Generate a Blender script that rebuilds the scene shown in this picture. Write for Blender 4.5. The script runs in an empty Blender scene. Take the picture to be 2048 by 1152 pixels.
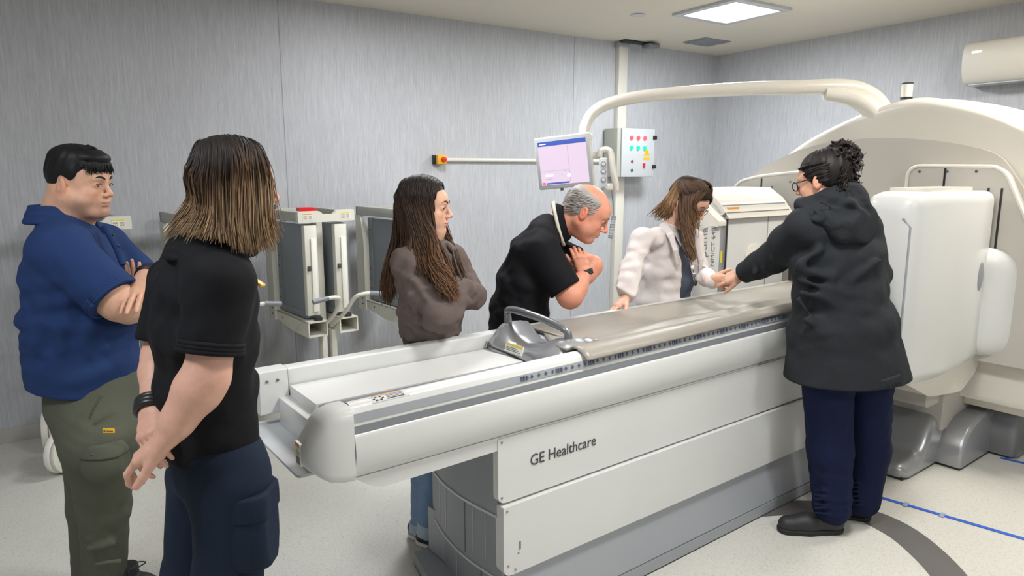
import bpy, bmesh, math, random
import numpy as np
from mathutils import Vector, Matrix, Quaternion
random.seed(7)
SC = bpy.context.scene
COL = SC.collection
PI = math.pi

# ------------------------------------------------------------------ camera
FPX = 1365.0
PITCH = math.atan((576 - 345) / FPX)
YAW = math.radians(33.2)
cam = bpy.data.cameras.new('camera')
cam.sensor_fit = 'HORIZONTAL'
cam.sensor_width = 36.0
cam.lens = FPX / 2048 * 36.0
cam.clip_start = 0.05
camo = bpy.data.objects.new('camera', cam)
camo.location = (0, 0, 1.6)
camo.rotation_euler = (PI / 2 - PITCH, 0, -YAW)
COL.objects.link(camo)
SC.camera = camo
_F = np.array([math.sin(YAW) * math.cos(PITCH), math.cos(YAW) * math.cos(PITCH), -math.sin(PITCH)])
_R = np.array([math.cos(YAW), -math.sin(YAW), 0.0])
_U = np.cross(_R, _F)


def at(px, py, depth):
    """world point seen at photo pixel (px, py) at the given distance along the view"""
    return np.array([0, 0, 1.6]) + depth * (_F + _R * (px - 1024) / FPX + _U * (576 - py) / FPX)


# ------------------------------------------------------------------ world, light, exposure
w = bpy.data.worlds.new('world')
SC.world = w
w.use_nodes = True
w.node_tree.nodes['Background'].inputs[0].default_value = (0.75, 0.84, 1.0, 1)
w.node_tree.nodes['Background'].inputs[1].default_value = 0.30
SC.view_settings.view_transform = 'Standard'
SC.view_settings.look = 'None'
SC.view_settings.gamma = 1.0
SC.view_settings.use_curve_mapping = False
SC.view_settings.exposure = 0.66

CEIL = 2.77
WALLY = 4.91
WALLX = 5.71
PANELS = [  # ceiling light panels: x, y, watts, colour
    (4.235, 3.535, 26, (0.93, 0.97, 1.0)),
    (4.235, 1.10, 26, (1.0, 0.94, 0.85)),
    (1.75, 1.10, 24, (1.0, 0.985, 0.96)),
    (1.9, -1.4, 26, (0.98, 0.99, 1.0)),
    (-0.8, 1.3, 18, (0.93, 0.96, 1.0)),
    (1.95, 3.45, 20, (0.98, 0.98, 1.0)),  # unseen panel, added as fill to brighten the back wall
]


def area(name, loc, size, watts, col, rot=(0, 0, 0)):
    l = bpy.data.lights.new(name, 'AREA')
    l.shape = 'SQUARE'
    l.size = size
    l.energy = watts
    l.color = col
    o = bpy.data.objects.new(name, l)
    o.location = loc
    o.rotation_euler = rot
    COL.objects.link(o)
    return o


for i, (x, y, wt, c) in enumerate(PANELS):
    area('panel_light', (x, y, CEIL - 0.03), 0.46, wt, c)


# ------------------------------------------------------------------ materials
def mat(name, col, rough=0.5, metal=0.0, spec=0.5, bump=None, noise=None, emit=None, alpha=None, coat=0, sub=0, attr=None,
        strands=None):
    m = bpy.data.materials.new(name)
    m.use_nodes = True
    nt = m.node_tree
    b = nt.nodes['Principled BSDF']
    I = b.inputs
    I['Base Color'].default_value = (*col, 1)
    I['Roughness'].default_value = rough
    I['Metallic'].default_value = metal
    I['Specular IOR Level'].default_value = spec
    if coat:
        I['Coat Weight'].default_value = coat
        I['Coat Roughness'].default_value = 0.15
    if sub:
        I['Subsurface Weight'].default_value = sub
        I['Subsurface Radius'].default_value = (0.012, 0.005, 0.003)
        I['Subsurface Scale'].default_value = 0.6
    tc = nt.nodes.new('ShaderNodeTexCoord')
    src = None
    if attr:
        a = nt.nodes.new('ShaderNodeAttribute')
        a.attribute_name = attr
        nt.links.new(a.outputs['Color'], I['Base Color'])
        src = a.outputs['Color']
    if noise:  # (scale xyz, amount, detail)
        mp = nt.nodes.new('ShaderNodeMapping')
        mp.inputs['Scale'].default_value = noise[0]
        n = nt.nodes.new('ShaderNodeTexNoise')
        n.inputs['Scale'].default_value = 1.0
        n.inputs['Detail'].default_value = noise[2]
        n.inputs['Roughness'].default_value = 0.65
        nt.links.new(tc.outputs['Object'], mp.inputs['Vector'])
        nt.links.new(mp.outputs[0], n.inputs['Vector'])
        r = nt.nodes.new('ShaderNodeMapRange')
        r.inputs['From Min'].default_value = 0.3
        r.inputs['From Max'].default_value = 0.7
        r.inputs['To Min'].default_value = 1 - noise[1]
        r.inputs['To Max'].default_value = 1 + noise[1]
        nt.links.new(n.outputs['Fac'], r.inputs['Value'])
        mx = nt.nodes.new('ShaderNodeMix')
        mx.data_type = 'RGBA'
        mx.blend_type = 'MULTIPLY'
        mx.inputs['Factor'].default_value = 1
        if src:
            nt.links.new(src, mx.inputs['A'])
        else:
            mx.inputs['A'].default_value = (*col, 1)
        nt.links.new(r.outputs[0], mx.inputs['B'])
        nt.links.new(mx.outputs['Result'], I['Base Color'])
    if bump:  # (scale xyz, strength, distance, detail)
        mp = nt.nodes.new('ShaderNodeMapping')
        mp.inputs['Scale'].default_value = bump[0]
        n = nt.nodes.new('ShaderNodeTexNoise')
        n.inputs['Scale'].default_value = 1.0
        n.inputs['Detail'].default_value = bump[3]
        nt.links.new(tc.outputs['Object'], mp.inputs['Vector'])
        nt.links.new(mp.outputs[0], n.inputs['Vector'])
        bp = nt.nodes.new('ShaderNodeBump')
        bp.inputs['Strength'].default_value = bump[1]
        bp.inputs['Distance'].default_value = bump[2]
        nt.links.new(n.outputs['Fac'], bp.inputs['Height'])
        nt.links.new(bp.outputs[0], I['Normal'])
    if emit:
        I['Emission Color'].default_value = (*emit[0], 1)
        I['Emission Strength'].default_value = emit[1]
    return m


def srgb(r, g, b):
    f = lambda c: (c / 255 / 12.92) if c <= 10 else ((c / 255 + 0.055) / 1.055) ** 2.4
    return (f(r), f(g), f(b))


M = {}
M['white'] = mat('white_enamel', srgb(216, 217, 215), 0.28, spec=0.5, noise=((3, 3, 3), 0.015, 2))
M['cream'] = mat('cream_enamel', srgb(222, 218, 208), 0.26)
M['lightgrey'] = mat('light_grey_plastic', srgb(192, 196, 199), 0.35)
M['grey'] = mat('grey_plastic', srgb(140, 144, 150), 0.4, noise=((6, 6, 1.2), 0.05, 3))
M['stripe'] = mat('grey_stripe', srgb(128, 132, 138), 0.4)
M['midgrey'] = mat('mid_grey_plastic', srgb(158, 162, 168), 0.38)
M['silver'] = mat('silver_paint', srgb(168, 170, 174), 0.30, metal=0.55)
M['dsilver'] = mat('dark_silver_paint', srgb(128, 130, 134), 0.32, metal=0.6)
M['plate'] = mat('warm_grey_plate', srgb(190, 186, 178), 0.4)
M['black'] = mat('black_plastic', (0.012, 0.012, 0.013), 0.4)
M['dark'] = mat('dark_rubber', (0.03, 0.031, 0.033), 0.6)
M['putty'] = mat('putty_enamel', srgb(214, 213, 200), 0.38, noise=((5, 5, 2), 0.03, 3))
M['puttydark'] = mat('greyish_putty', srgb(176, 178, 168), 0.4, noise=((5, 5, 2), 0.03, 3))
M['collimator'] = mat('collimator_grey', srgb(128, 134, 140), 0.45, noise=((8, 8, 8), 0.04, 3))
M['red'] = mat('red_plastic', srgb(215, 30, 35), 0.35)
M['yellow'] = mat('yellow_plastic', srgb(235, 180, 30), 0.4)
M['label'] = mat('label_white', srgb(235, 233, 225), 0.5)
M['labely'] = mat('label_yellow', srgb(220, 205, 60), 0.5)
M['labelo'] = mat('label_orange', srgb(226, 160, 60), 0.5)
M['ink'] = mat('ink', srgb(70, 70, 74), 0.5)
M['inkblue'] = mat('ink_blue', srgb(98, 106, 124), 0.5)
M['vinyl'] = mat('taupe_vinyl', srgb(150, 145, 136), 0.36, spec=0.5, bump=((14, 14, 14), 0.35, 0.008, 4))
M['steel'] = mat('steel', srgb(150, 150, 150), 0.25, metal=0.9)
M['blue'] = mat('blue_tape', srgb(45, 95, 200), 0.5)
M['tape'] = mat('clear_tape', srgb(150, 165, 190), 0.35)
M['band'] = mat('dark_floor_band', srgb(98, 96, 95), 0.5, noise=((4, 4, 4), 0.08, 4))


# ------------------------------------------------------------------ mesh helpers
def new_obj(name, me, m=None, parent=None, loc=None):
    o = bpy.data.objects.new(name, me)
    COL.objects.link(o)
    if m is not None:
        me.materials.append(M[m] if isinstance(m, str) else m)
    if parent is not None:
        o.parent = parent
    if loc is not None:
        o.location = loc
    return o


def fin(name, bm, m, parent=None, bev=0.0, seg=2, smooth=True, ang=40):
    if bev > 0:
        es = [e for e in bm.edges if len(e.link_faces) == 2 and e.calc_face_angle(0) > math.radians(30)]
        bmesh.ops.bevel(bm, geom=es, offset=bev, segments=seg, profile=0.5, affect='EDGES', clamp_overlap=True)
    bmesh.ops.recalc_face_normals(bm, faces=bm.faces)
    me = bpy.data.meshes.new(name)
    bm.to_mesh(me)
    bm.free()
    o = new_obj(name, me, m, parent)
    if smooth:
        for p in me.polygons:
            p.use_smooth = True
        me.set_sharp_from_angle(angle=math.radians(ang))
    return o


def b_box(bm, lo, hi, mtx=None):
    r = bmesh.ops.create_cube(bm, size=1)
    s = [hi[i] - lo[i] for i in range(3)]
    c = [(hi[i] + lo[i]) / 2 for i in range(3)]
    T = Matrix.Translation(c) @ Matrix.Diagonal((*s, 1))
    if mtx is not None:
        T = mtx @ T
    bmesh.ops.transform(bm, matrix=T, verts=r['verts'])
    return bm


def boxes(name, lst, m, parent=None, bev=0.0, seg=2):
    bm = bmesh.new()
    for lo, hi in lst:
        b_box(bm, lo, hi)
    return fin(name, bm, m, parent, bev, seg)


def box(name, lo, hi, m, parent=None, bev=0.004, seg=2):
    return boxes(name, [(lo, hi)], m, parent, bev, seg)


def b_prism(bm, pts, a0, a1, plane):
    """outline pts in a plane ('uz': extrude along v, 'vz': along u, 'uv': along z)"""
    def mk(p, a):
        return {'uz': (p[0], a, p[1]), 'vz': (a, p[0], p[1]), 'uv': (p[0], p[1], a)}[plane]
    A = [bm.verts.new(mk(p, a0)) for p in pts]
    B = [bm.verts.new(mk(p, a1)) for p in pts]
    bm.faces.new(A)
    bm.faces.new(B[::-1])
    n = len(pts)
    for i in range(n):
        bm.faces.new((A[i], B[i], B[(i + 1) % n], A[(i + 1) % n]))
    return bm


def prism(name, pts, a0, a1, plane, m, parent=None, bev=0.004, seg=2, ang=40):
    return fin(name, b_prism(bmesh.new(), pts, a0, a1, plane), m, parent, bev, seg, ang=ang)


def rnd(pts, r, n=5):
    """round the corners of a polygon; r a number or list per corner"""
    out = []
    N = len(pts)
    for i in range(N):
        p = np.array(pts[i], float)
        a = np.array(pts[i - 1], float)
        b = np.array(pts[(i + 1) % N], float)
        ri = r[i] if isinstance(r, (list, tuple)) else r
        if ri <= 0:
            out.append(tuple(p))
            continue
        la, lb = np.linalg.norm(a - p), np.linalg.norm(b - p)
        d = min(ri, la * 0.49, lb * 0.49)
        p0 = p + (a - p) / la * d
        p1 = p + (b - p) / lb * d
        for k in range(n + 1):
            t = k / n
            out.append(tuple((1 - t) ** 2 * p0 + 2 * t * (1 - t) * p + t * t * p1))
    return out


def spline(pts, n=8):
    P = [np.array(p, float) for p in pts]
    P = [2 * P[0] - P[1]] + P + [2 * P[-1] - P[-2]]
    out = []
    for i in range(1, len(P) - 2):
        for k in range(n):
            t = k / n
            out.append(0.5 * ((2 * P[i]) + (-P[i - 1] + P[i + 1]) * t + (2 * P[i - 1] - 5 * P[i] + 4 * P[i + 1] - P[i + 2]) * t * t
                              + (-P[i - 1] + 3 * P[i] - 3 * P[i + 1] + P[i + 2]) * t ** 3))
    out.append(P[-2])
    return out


def tubes_mesh(paths, sides=6, cols=None):
    """paths: list of (points Nx3, radii N, flat ratio, side vector). Returns mesh arrays in one go."""
    V, Fq, C = [], [], []
    off = 0
    ang = np.linspace(0, 2 * PI, sides, endpoint=False)
    for pi, (P, Rr) in enumerate(paths):
        P = np.asarray(P, float)
        Rr = np.asarray(Rr, float)
        n = len(P)
        T = np.gradient(P, axis=0)
        T /= np.linalg.norm(T, axis=1)[:, None] + 1e-12
        ref = np.array([0, 0, 1.0]) if abs(T[0][2]) < 0.9 else np.array([1.0, 0, 0])
        N = np.zeros_like(P)
        cur = ref - T[0] * (ref @ T[0])
        cur /= np.linalg.norm(cur)
        for i in range(n):
            cur = cur - T[i] * (cur @ T[i])
            cur /= np.linalg.norm(cur) + 1e-12
            N[i] = cur
        B = np.cross(T, N)
        ring = P[:, None, :] + Rr[:, None, None] * (np.cos(ang)[None, :, None] * N[:, None, :] + np.sin(ang)[None, :, None] * B[:, None, :])
        V.append(ring.reshape(-1, 3))
        i = np.arange(n - 1)[:, None] * sides
        j = np.arange(sides)[None, :]
        j2 = (j + 1) % sides
        q = np.stack([i + j, i + j2, i + sides + j2, i + sides + j], -1).reshape(-1, 4) + off
        Fq.append(q)
        V.append(P[[0, -1]])
        c0, c1 = off + n * sides, off + n * sides + 1
        Fq.append(np.stack([np.full(sides, c0), (np.arange(sides) + 1) % sides + off, np.arange(sides) + off, np.full(sides, c0)], -1))
        e = off + (n - 1) * sides
        Fq.append(np.stack([np.full(sides, c1), np.arange(sides) + e, (np.arange(sides) + 1) % sides + e, np.full(sides, c1)], -1))
        if cols is not None:
            c = np.asarray(cols[pi])
            C.append(np.repeat(c, sides, 0))
            C.append(c[[0, -1]])
        off += n * sides + 2
    V = np.concatenate(V)
    Fq = np.concatenate(Fq)
    return V, Fq, (np.concatenate(C) if cols is not None else None)


def mesh_from(name, V, Fq, col=None, smooth=True):
    me = bpy.data.meshes.new(name)
    tri = Fq[:, 0] == Fq[:, 3]
    faces = [f[:3] if t else f for f, t in zip(Fq.tolist(), tri.tolist())]
    me.from_pydata(V.tolist(), [], faces)
    if smooth:
        me.polygons.foreach_set('use_smooth', [True] * len(me.polygons))
    if col is not None:
        a = me.color_attributes.new('tint', 'FLOAT_COLOR', 'POINT')
        buf = np.ones((len(V), 4), np.float32)
        buf[:, :3] = col
        a.data.foreach_set('color', buf.ravel())
    return me


def tube(name, pts, r, m, parent=None, sides=12, smooth_n=0):
    P = spline(pts, smooth_n) if smooth_n else pts
    if isinstance(r, (list, tuple)):
        R_ = np.interp(np.linspace(0, 1, len(P)), np.linspace(0, 1, len(r)), r)
    else:
        R_ = np.full(len(P), r)
    V, Fq, _ = tubes_mesh([(P, R_)], sides)
    o = new_obj(name, mesh_from(name, V, Fq), m, parent)
    o.data.set_sharp_from_angle(angle=math.radians(50))
    return o


def cyl(name, c, axis, r, h, m, parent=None, n=24, bev=0.0, r2=None):
    bm = bmesh.new()
    z = Vector(axis).normalized()
    T = Matrix.Translation(c) @ z.to_track_quat('Z', 'Y').to_matrix().to_4x4()
    bmesh.ops.create_cone(bm, cap_ends=True, segments=n, radius1=r, radius2=r if r2 is None else r2, depth=h, matrix=T)
    return fin(name, bm, m, parent, bev, 2)


def ball(name, c, r, m, parent=None, n=16):
    bm = bmesh.new()
    rr = r if isinstance(r, (list, tuple)) else (r, r, r)
    bmesh.ops.create_uvsphere(bm, u_segments=n, v_segments=n // 2 + 2, radius=1,
                              matrix=Matrix.Translation(c) @ Matrix.Diagonal((*rr, 1)))
    return fin(name, bm, m, parent, 0, ang=180)


def empty(name, loc, rz=0, label=None, cat=None, group=None):
    o = bpy.data.objects.new(name, None)
    o.empty_display_size = 0.1
    o.location = loc
    o.rotation_euler = (0, 0, rz)
    COL.objects.link(o)
    return tag(o, label, cat, group)


def tag(o, label=None, cat=None, group=None, kind=None):
    for k, v in (('label', label), ('category', cat), ('group', group), ('kind', kind)):
        if v:
            o[k] = v
    return o


def text(name, s, size, m, parent, mtx, ext=0.0006, sx=1.0, align='LEFT', sp=1.0):
    """flat lettering in the local xy plane, as a mesh"""
    cu = bpy.data.curves.new(name, 'FONT')
    cu.body = s
    cu.size = size
    cu.extrude = ext
    cu.align_x = align
    cu.space_character = sp
    o = bpy.data.objects.new(name, cu)
    COL.objects.link(o)
    dg = bpy.context.evaluated_depsgraph_get()
    me = bpy.data.meshes.new_from_object(o.evaluated_get(dg))
    bpy.data.objects.remove(o)
    me.transform(mtx @ Matrix.Diagonal((sx, 1, 1, 1)))
    me.materials.clear()
    t = new_obj(name, me, m, parent)
    return t


def frame(o, x, y):
    """4x4 from origin o, x axis, y axis"""
    x = Vector(x).normalized()
    y = Vector(y)
    z = x.cross(y).normalized()
    y = z.cross(x)
    T = Matrix((x, y, z)).transposed().to_4x4()
    T.translation = o
    return T


# ------------------------------------------------------------------ room
def streak_wall(name, flip):
    m = mat(name, srgb(166, 171, 181), 0.55)
    nt = m.node_tree
    b = nt.nodes['Principled BSDF']
    tc = nt.nodes.new('ShaderNodeTexCoord')
    cols = []
    for sc, lo, hi in (((80, 80, 5), 0.88, 1.09), ((260, 260, 18), 0.90, 1.08), ((1.1, 1.1, 0.9), 0.95, 1.05), ((0.5, 0.5, 0.25), 0.96, 1.04)):
        mp = nt.nodes.new('ShaderNodeMapping')
        mp.inputs['Scale'].default_value = sc
        n = nt.nodes.new('ShaderNodeTexNoise')
        n.inputs['Scale'].default_value = 1
        n.inputs['Detail'].default_value = 3
        nt.links.new(tc.outputs['Object'], mp.inputs[0])
        nt.links.new(mp.outputs[0], n.inputs['Vector'])
        r = nt.nodes.new('ShaderNodeMapRange')
        r.inputs['From Min'].default_value = 0.25
        r.inputs['From Max'].default_value = 0.75
        r.inputs['To Min'].default_value = lo
        r.inputs['To Max'].default_value = hi
        nt.links.new(n.outputs['Fac'], r.inputs['Value'])
        cols.append(r.outputs[0])
    prev = None
    for c in cols:
        mx = nt.nodes.new('ShaderNodeMix')
        mx.data_type = 'RGBA'
        mx.blend_type = 'MULTIPLY'
        mx.inputs['Factor'].default_value = 1
        if prev is None:
            mx.inputs['A'].default_value = (*srgb(188, 190, 195), 1)
        else:
            nt.links.new(prev, mx.inputs['A'])
        nt.links.new(c, mx.inputs['B'])
        prev = mx.outputs['Result']
    nt.links.new(prev, b.inputs['Base Color'])
    return m


def floor_mat():
    m = mat('speckled_vinyl_floor', srgb(196, 195, 188), 0.32)
    nt = m.node_tree
    b = nt.nodes['Principled BSDF']
    tc = nt.nodes.new('ShaderNodeTexCoord')
    v = nt.nodes.new('ShaderNodeTexVoronoi')
    v.inputs['Scale'].default_value = 260
    nt.links.new(tc.outputs['Object'], v.inputs['Vector'])
    cr = nt.nodes.new('ShaderNodeValToRGB')
    e = cr.color_ramp.elements
    e[0].position, e[0].color = 0.0, (*srgb(170, 172, 170), 1)
    e[1].position, e[1].color = 0.25, (*srgb(205, 204, 196), 1)
    x = cr.color_ramp.elements.new(0.8)
    x.color = (*srgb(214, 213, 205), 1)
    nt.links.new(v.outputs['Color'], cr.inputs[0])
    n = nt.nodes.new('ShaderNodeTexNoise')
    n.inputs['Scale'].default_value = 1.6
    n.inputs['Detail'].default_value = 5
    nt.links.new(tc.outputs['Object'], n.inputs['Vector'])
    r = nt.nodes.new('ShaderNodeMapRange')
    r.inputs['To Min'].default_value = 0.92
    r.inputs['To Max'].default_value = 1.06
    nt.links.new(n.outputs['Fac'], r.inputs[0])
    mx = nt.nodes.new('ShaderNodeMix')
    mx.data_type = 'RGBA'
    mx.blend_type = 'MULTIPLY'
    mx.inputs['Factor'].default_value = 1
    nt.links.new(cr.outputs[0], mx.inputs['A'])
    nt.links.new(r.outputs[0], mx.inputs['B'])
    nt.links.new(mx.outputs['Result'], b.inputs['Base Color'])
    return m


wm = streak_wall('streaked_wall', 0)
XL, YF = -2.3, -3.2
s = box('floor', (XL, YF, -0.1), (WALLX, WALLY, 0), floor_mat(), bev=0)
tag(s, kind='structure')
s = box('wall_back', (XL, WALLY, 0), (WALLX + 0.1, WALLY + 0.1, CEIL), wm, bev=0)
tag(s, kind='structure')
s = box('wall_right', (WALLX, YF, 0), (WALLX + 0.1, WALLY, CEIL), wm, bev=0)
tag(s, kind='structure')
s = box('wall_left', (XL - 0.1, YF, 0), (XL, WALLY + 0.1, CEIL), wm, bev=0)
tag(s, kind='structure')
s = box('wall_front', (XL - 0.1, YF - 0.1, 0), (WALLX + 0.1, YF, CEIL), wm, bev=0)
tag(s, kind='structure')
M['ceil'] = mat('ceiling_paint', srgb(214, 206, 192), 0.7)
s = box('ceiling', (XL - 0.1, YF - 0.1, CEIL), (WALLX + 0.1, WALLY + 0.1, CEIL + 0.1), 'ceil', bev=0)
tag(s, kind='structure')
# coved skirting of the floor vinyl and the seams of the wall covering
s = box('baseboard_back', (XL, WALLY - 0.006, 0), (WALLX, WALLY, 0.09), mat('skirting_vinyl', srgb(178, 176, 172), 0.4), bev=0.002)
tag(s, kind='structure')
s = box('baseboard_right', (WALLX - 0.006, YF, 0), (WALLX, WALLY - 0.006, 0.09), s.data.materials[0], bev=0.002)
tag(s, kind='structure')
M['seam'] = mat('wall_seam', srgb(150, 155, 165), 0.6)
s = boxes('trim_1', [((1.33, WALLY - 0.002, 0.09), (1.333, WALLY, CEIL)), ((3.86, WALLY - 0.002, 0.09), (3.863, WALLY, CEIL)),
                     ((-1.1, WALLY - 0.002, 0.09), (-1.097, WALLY, CEIL))], 'seam')
tag(s, kind='structure')

# dark curved band set in the floor, blue tape lines
bm = bmesh.new()
cx, cy, r0, r1 = 1.85, 1.32, 1.05, 1.22
ctr = [(2.55, 1.99), (2.78, 1.83), (2.955, 1.66), (3.02, 1.58), (3.03, 1.42), (2.985, 1.30), (2.91, 1.20), (2.845, 1.14), (2.70, 1.02), (2.5, 0.9)]
inner = spline([(2.3, 1.99, 0), (2.62, 1.86, 0), (2.86, 1.73, 0), (2.962, 1.62, 0), (2.963, 1.50, 0), (2.917, 1.371, 0), (2.783, 1.182, 0), (2.60, 1.03, 0), (2.3, .9, 0)], 8)
outer = spline([(2.34, 2.12, 0), (2.69, 1.98, 0), (2.97, 1.82, 0), (3.10, 1.66, 0), (3.13, 1.50, 0), (3.07, 1.32, 0), (2.909, 1.10, 0), (2.68, 0.92, 0), (2.36, .76, 0)], 8)
A = [bm.verts.new((p[0], p[1], 0.0015)) for p in inner]
B = [bm.verts.new((p[0], p[1], 0.0015)) for p in outer]
for i in range(len(A) - 1):
    bm.faces.new((A[i], A[i + 1], B[i + 1], B[i]))
r = bmesh.ops.extrude_face_region(bm, geom=bm.faces[:])
bmesh.ops.translate(bm, verts=[v for v in r['geom'] if isinstance(v, bmesh.types.BMVert)], vec=(0, 0, -0.0013))
s = fin('floor_band', bm, 'band')
tag(s, 'dark grey curved band inlaid in the floor beside the woman in the coat', 'floor marking')


def strip(name, a, b, wdt, z, m, parent=None):
    a, b = Vector(a), Vector(b)
    d = (b - a).normalized()
    n = Vector((-d.y, d.x)) * wdt / 2
    pts = [a + n, b + n, b - n, a - n]
    return prism(name, [(p.x, p.y) for p in pts], z, z + 0.0012, 'uv', m, parent, 0)


t = strip('floor_tape', (3.19, 2.02), (3.52, 0.72), 0.024, 0.0016, 'blue')
tag(t, 'long blue tape line on the floor crossing toward the lower right', 'tape')
for k, f0 in enumerate((0.355, 0.47)):
    p = Vector((3.19, 2.02)).lerp(Vector((3.52, 0.72)), f0)
    q = Vector((3.19, 2.02)).lerp(Vector((3.52, 0.72)), f0 + 0.015)
    t2 = strip('clear_patch', p, q, 0.05, 0.003, 'tape', t)
t = strip('floor_tape', (4.33, 1.545), (4.50, 0.9), 0.026, 0.0006, 'blue')
tag(t, 'short blue tape line on the floor by the silver scanner base', 'tape')

# ceiling fixtures
for i, (x, y, wt, c) in enumerate(PANELS):
    lab = ['bright square ceiling light panel seen above the scanner', 'warm ceiling light panel over the scanner gantry, above the frame',
           'warm ceiling light panel over the patient table, above the frame', 'ceiling light panel behind the camera',
           'cool dim ceiling light panel over the man in the blue polo',
           'added fill light panel on the ceiling above the carts, over the frame'][i]
    e = empty('ceiling_light', (x, y, CEIL), 0, lab, 'ceiling light')
    boxes('frame', [((-.30, -.30, -.02), (.30, -.24, .002)), ((-.30, .24, -.02), (.30, .30, .002)),
                    ((-.30, -.24, -.02), (-.24, .24, .002)), ((.24, -.24, -.02), (.30, .24, .002))], 'lightgrey', e, 0.003)
    box('diffuser', (-.24, -.24, -.012), (.24, .24, -.002), mat('diffuser_glow', (1, 1, 1), 0.5, emit=(c, 7.0 if i == 0 else 5)), e, 0)
e = empty('air_vent', (5.02, 4.45, CEIL), 0, 'grey square air vent in the ceiling beyond the light panel', 'vent')
box('backing', (-.17, -.135, -.006), (.17, .135, .001), 'grey', e, 0.002)
for k in range(9):
    box('slat', (-.155, -.12 + k * .029, -.014), (.155, -.11 + k * .029, -.006), 'midgrey', e, 0)
o = cyl('smoke_detector', (3.75, 4.0, CEIL - .004), (0, 0, 1), .055, .01, 'lightgrey', bev=.002)
tag(o, 'small flat round detector on the ceiling left of the light panel', 'detector')

# air conditioner
e = empty('air_conditioner', (WALLX, 2.0, 2.22), 0, 'white split air conditioner high on the right wall', 'air conditioner')
prof = rnd([(0, 0), (0, .30), (-.17, .30), (-.215, .24), (-.215, .10), (-.16, .0)], [.0, .01, .05, .05, .07, .05])
prism('housing', prof, -.37, .50, 'uz', 'cream', e, 0.012, 3)
box('air_flap', (-.175, -.33, -.004), (-.06, .46, .004), 'lightgrey', e, 0.003)
box('display', (-.2165, .38, .215), (-.2145, .44, .225), mat('led_white', (1, 1, 1), .5, emit=((1, 1, 1), 1.5)), e, 0)

# conduit, cable duct, control box
e = empty('wall_trunking', (4.39, WALLY, 0), 0, 'tall cream cable trunking running up the wall behind the control box', 'trunking')
box('duct', (-.052, -.055, .0), (.052, -.0, CEIL - .001), 'cream', e, .004)
box('duct_cap', (-.07, -.07, CEIL - .05), (.07, -.0, CEIL - .001), 'midgrey', e, .006)
o = tube('wall_conduit', [(2.56, WALLY - .02, 1.70), (4.337, WALLY - .02, 1.705)], .016, 'cream')
tag(o, 'thin white conduit running level along the wall to the emergency button', 'conduit')
e = empty('emergency_button', (2.505, WALLY - .001, 1.70), 0, 'yellow box with a red emergency button on the wall', 'emergency button')
box('back_box', (-.045, -.03, -.036), (.0, 0, .036), 'black', e, .004)
box('front_box', (-.028, -.075, -.036), (.05, -.03, .036), 'yellow', e, .005)
box('side_box', (0, -.03, -.036), (.05, 0, .036), 'yellow', e, .003)
cyl('push_button', (.018, -.088, 0), (0, 1, 0), .02, .03, 'red', e, bev=.006)
e = empty('control_box', (4.43, WALLY, 1.56), 0, 'grey wall control box with red and green lamps and a warning sign', 'control box')
box('cabinet', (-.22, -.20, 0), (.215, -.018, .435), 'puttydark', e, .006)
box('door', (-.18, -.218, .0), (.225, -.20, .435), 'lightgrey', e, .006)
for k in range(3):
    x = -.072 + k * .083
    cyl('red_lamp', (x, -.225, .35), (0, 1, 0), .018, .02, mat('red_lamp_glow', srgb(230, 60, 60), .3, emit=(srgb(255, 70, 80), 1.3)), e, bev=.004)
    cyl('green_lamp', (x, -.225, .262), (0, 1, 0), .018, .02, mat('green_lamp_glow', srgb(20, 200, 120), .3, emit=(srgb(20, 230, 150), 1.0)), e, bev=.004)
cyl('push_button', (-.055, -.223, .14), (0, 1, 0), .012, .014, mat('dull_red', srgb(140, 50, 50), .4), e, bev=.003)['label'] = 'dull red push button'
cyl('push_button', (-.055, -.223, .06), (0, 1, 0), .012, .014, mat('dull_green', srgb(50, 90, 75), .4), e, bev=.003)['label'] = 'dark green push button'
r = box('selector_switch', (.08, -.236, .085), (.10, -.218, .125), 'red', e, .004)
bm = bmesh.new()
b_prism(bm, rnd([(.085, .195), (.165, .195), (.125, .262)], .008), -.2205, -.2178, 'uz')
fin('warning_triangle', bm, 'yellow', e)
box('warning_bolt', (.122, -.2215, .205), (.128, -.2195, .24), 'black', e, 0)
box('warning_plate', (.09, -.2205, .155), (.165, -.2178, .18), 'yellow', e, 0)
for z in (.075, .34):
    box('latch', (.20, -.235, z), (.24, -.205, z + .035), 'black', e, .005)
# camera-like bracket at the ceiling
e = empty('ceiling_bracket', (4.62, 4.78, CEIL), 0, 'small dark bracket fixed to the ceiling at the top of the trunking', 'bracket')
box('plate', (-.30, -.02, -.02), (.12, .05, 0), 'dark', e, .004)
box('head', (-.07, -.09, -.06), (.06, .02, -.02), 'stripe', e, .012)
o = box('wall_socket', (-.57, WALLY - .012, .24), (-.545, WALLY - .001, .33), 'label', bev=.003)
tag(o, 'small white wall socket near the floor behind the blue polo man', 'socket')
# ------------------------------------------------------------------ scanner: shared frame of table and gantry
TA = math.radians(3.7)
TO = np.array([2.18, 1.843, 0.0])


def rebase(e, u, v):
    """put the thing's empty at its own base and keep every part where it is"""
    off = Vector((u, v, 0))
    for c in e.children:
        if c.type == 'MESH':
            def sh(o):
                o.data.transform(Matrix.Translation(-off))
                for k in o.children:
                    sh(k)
            sh(c)
    e.location = e.matrix_basis @ off


def tw(u, v, z):
    return np.array([TO[0] + u * math.cos(TA) - v * math.sin(TA), TO[1] + u * math.sin(TA) + v * math.cos(TA), z])


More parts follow.
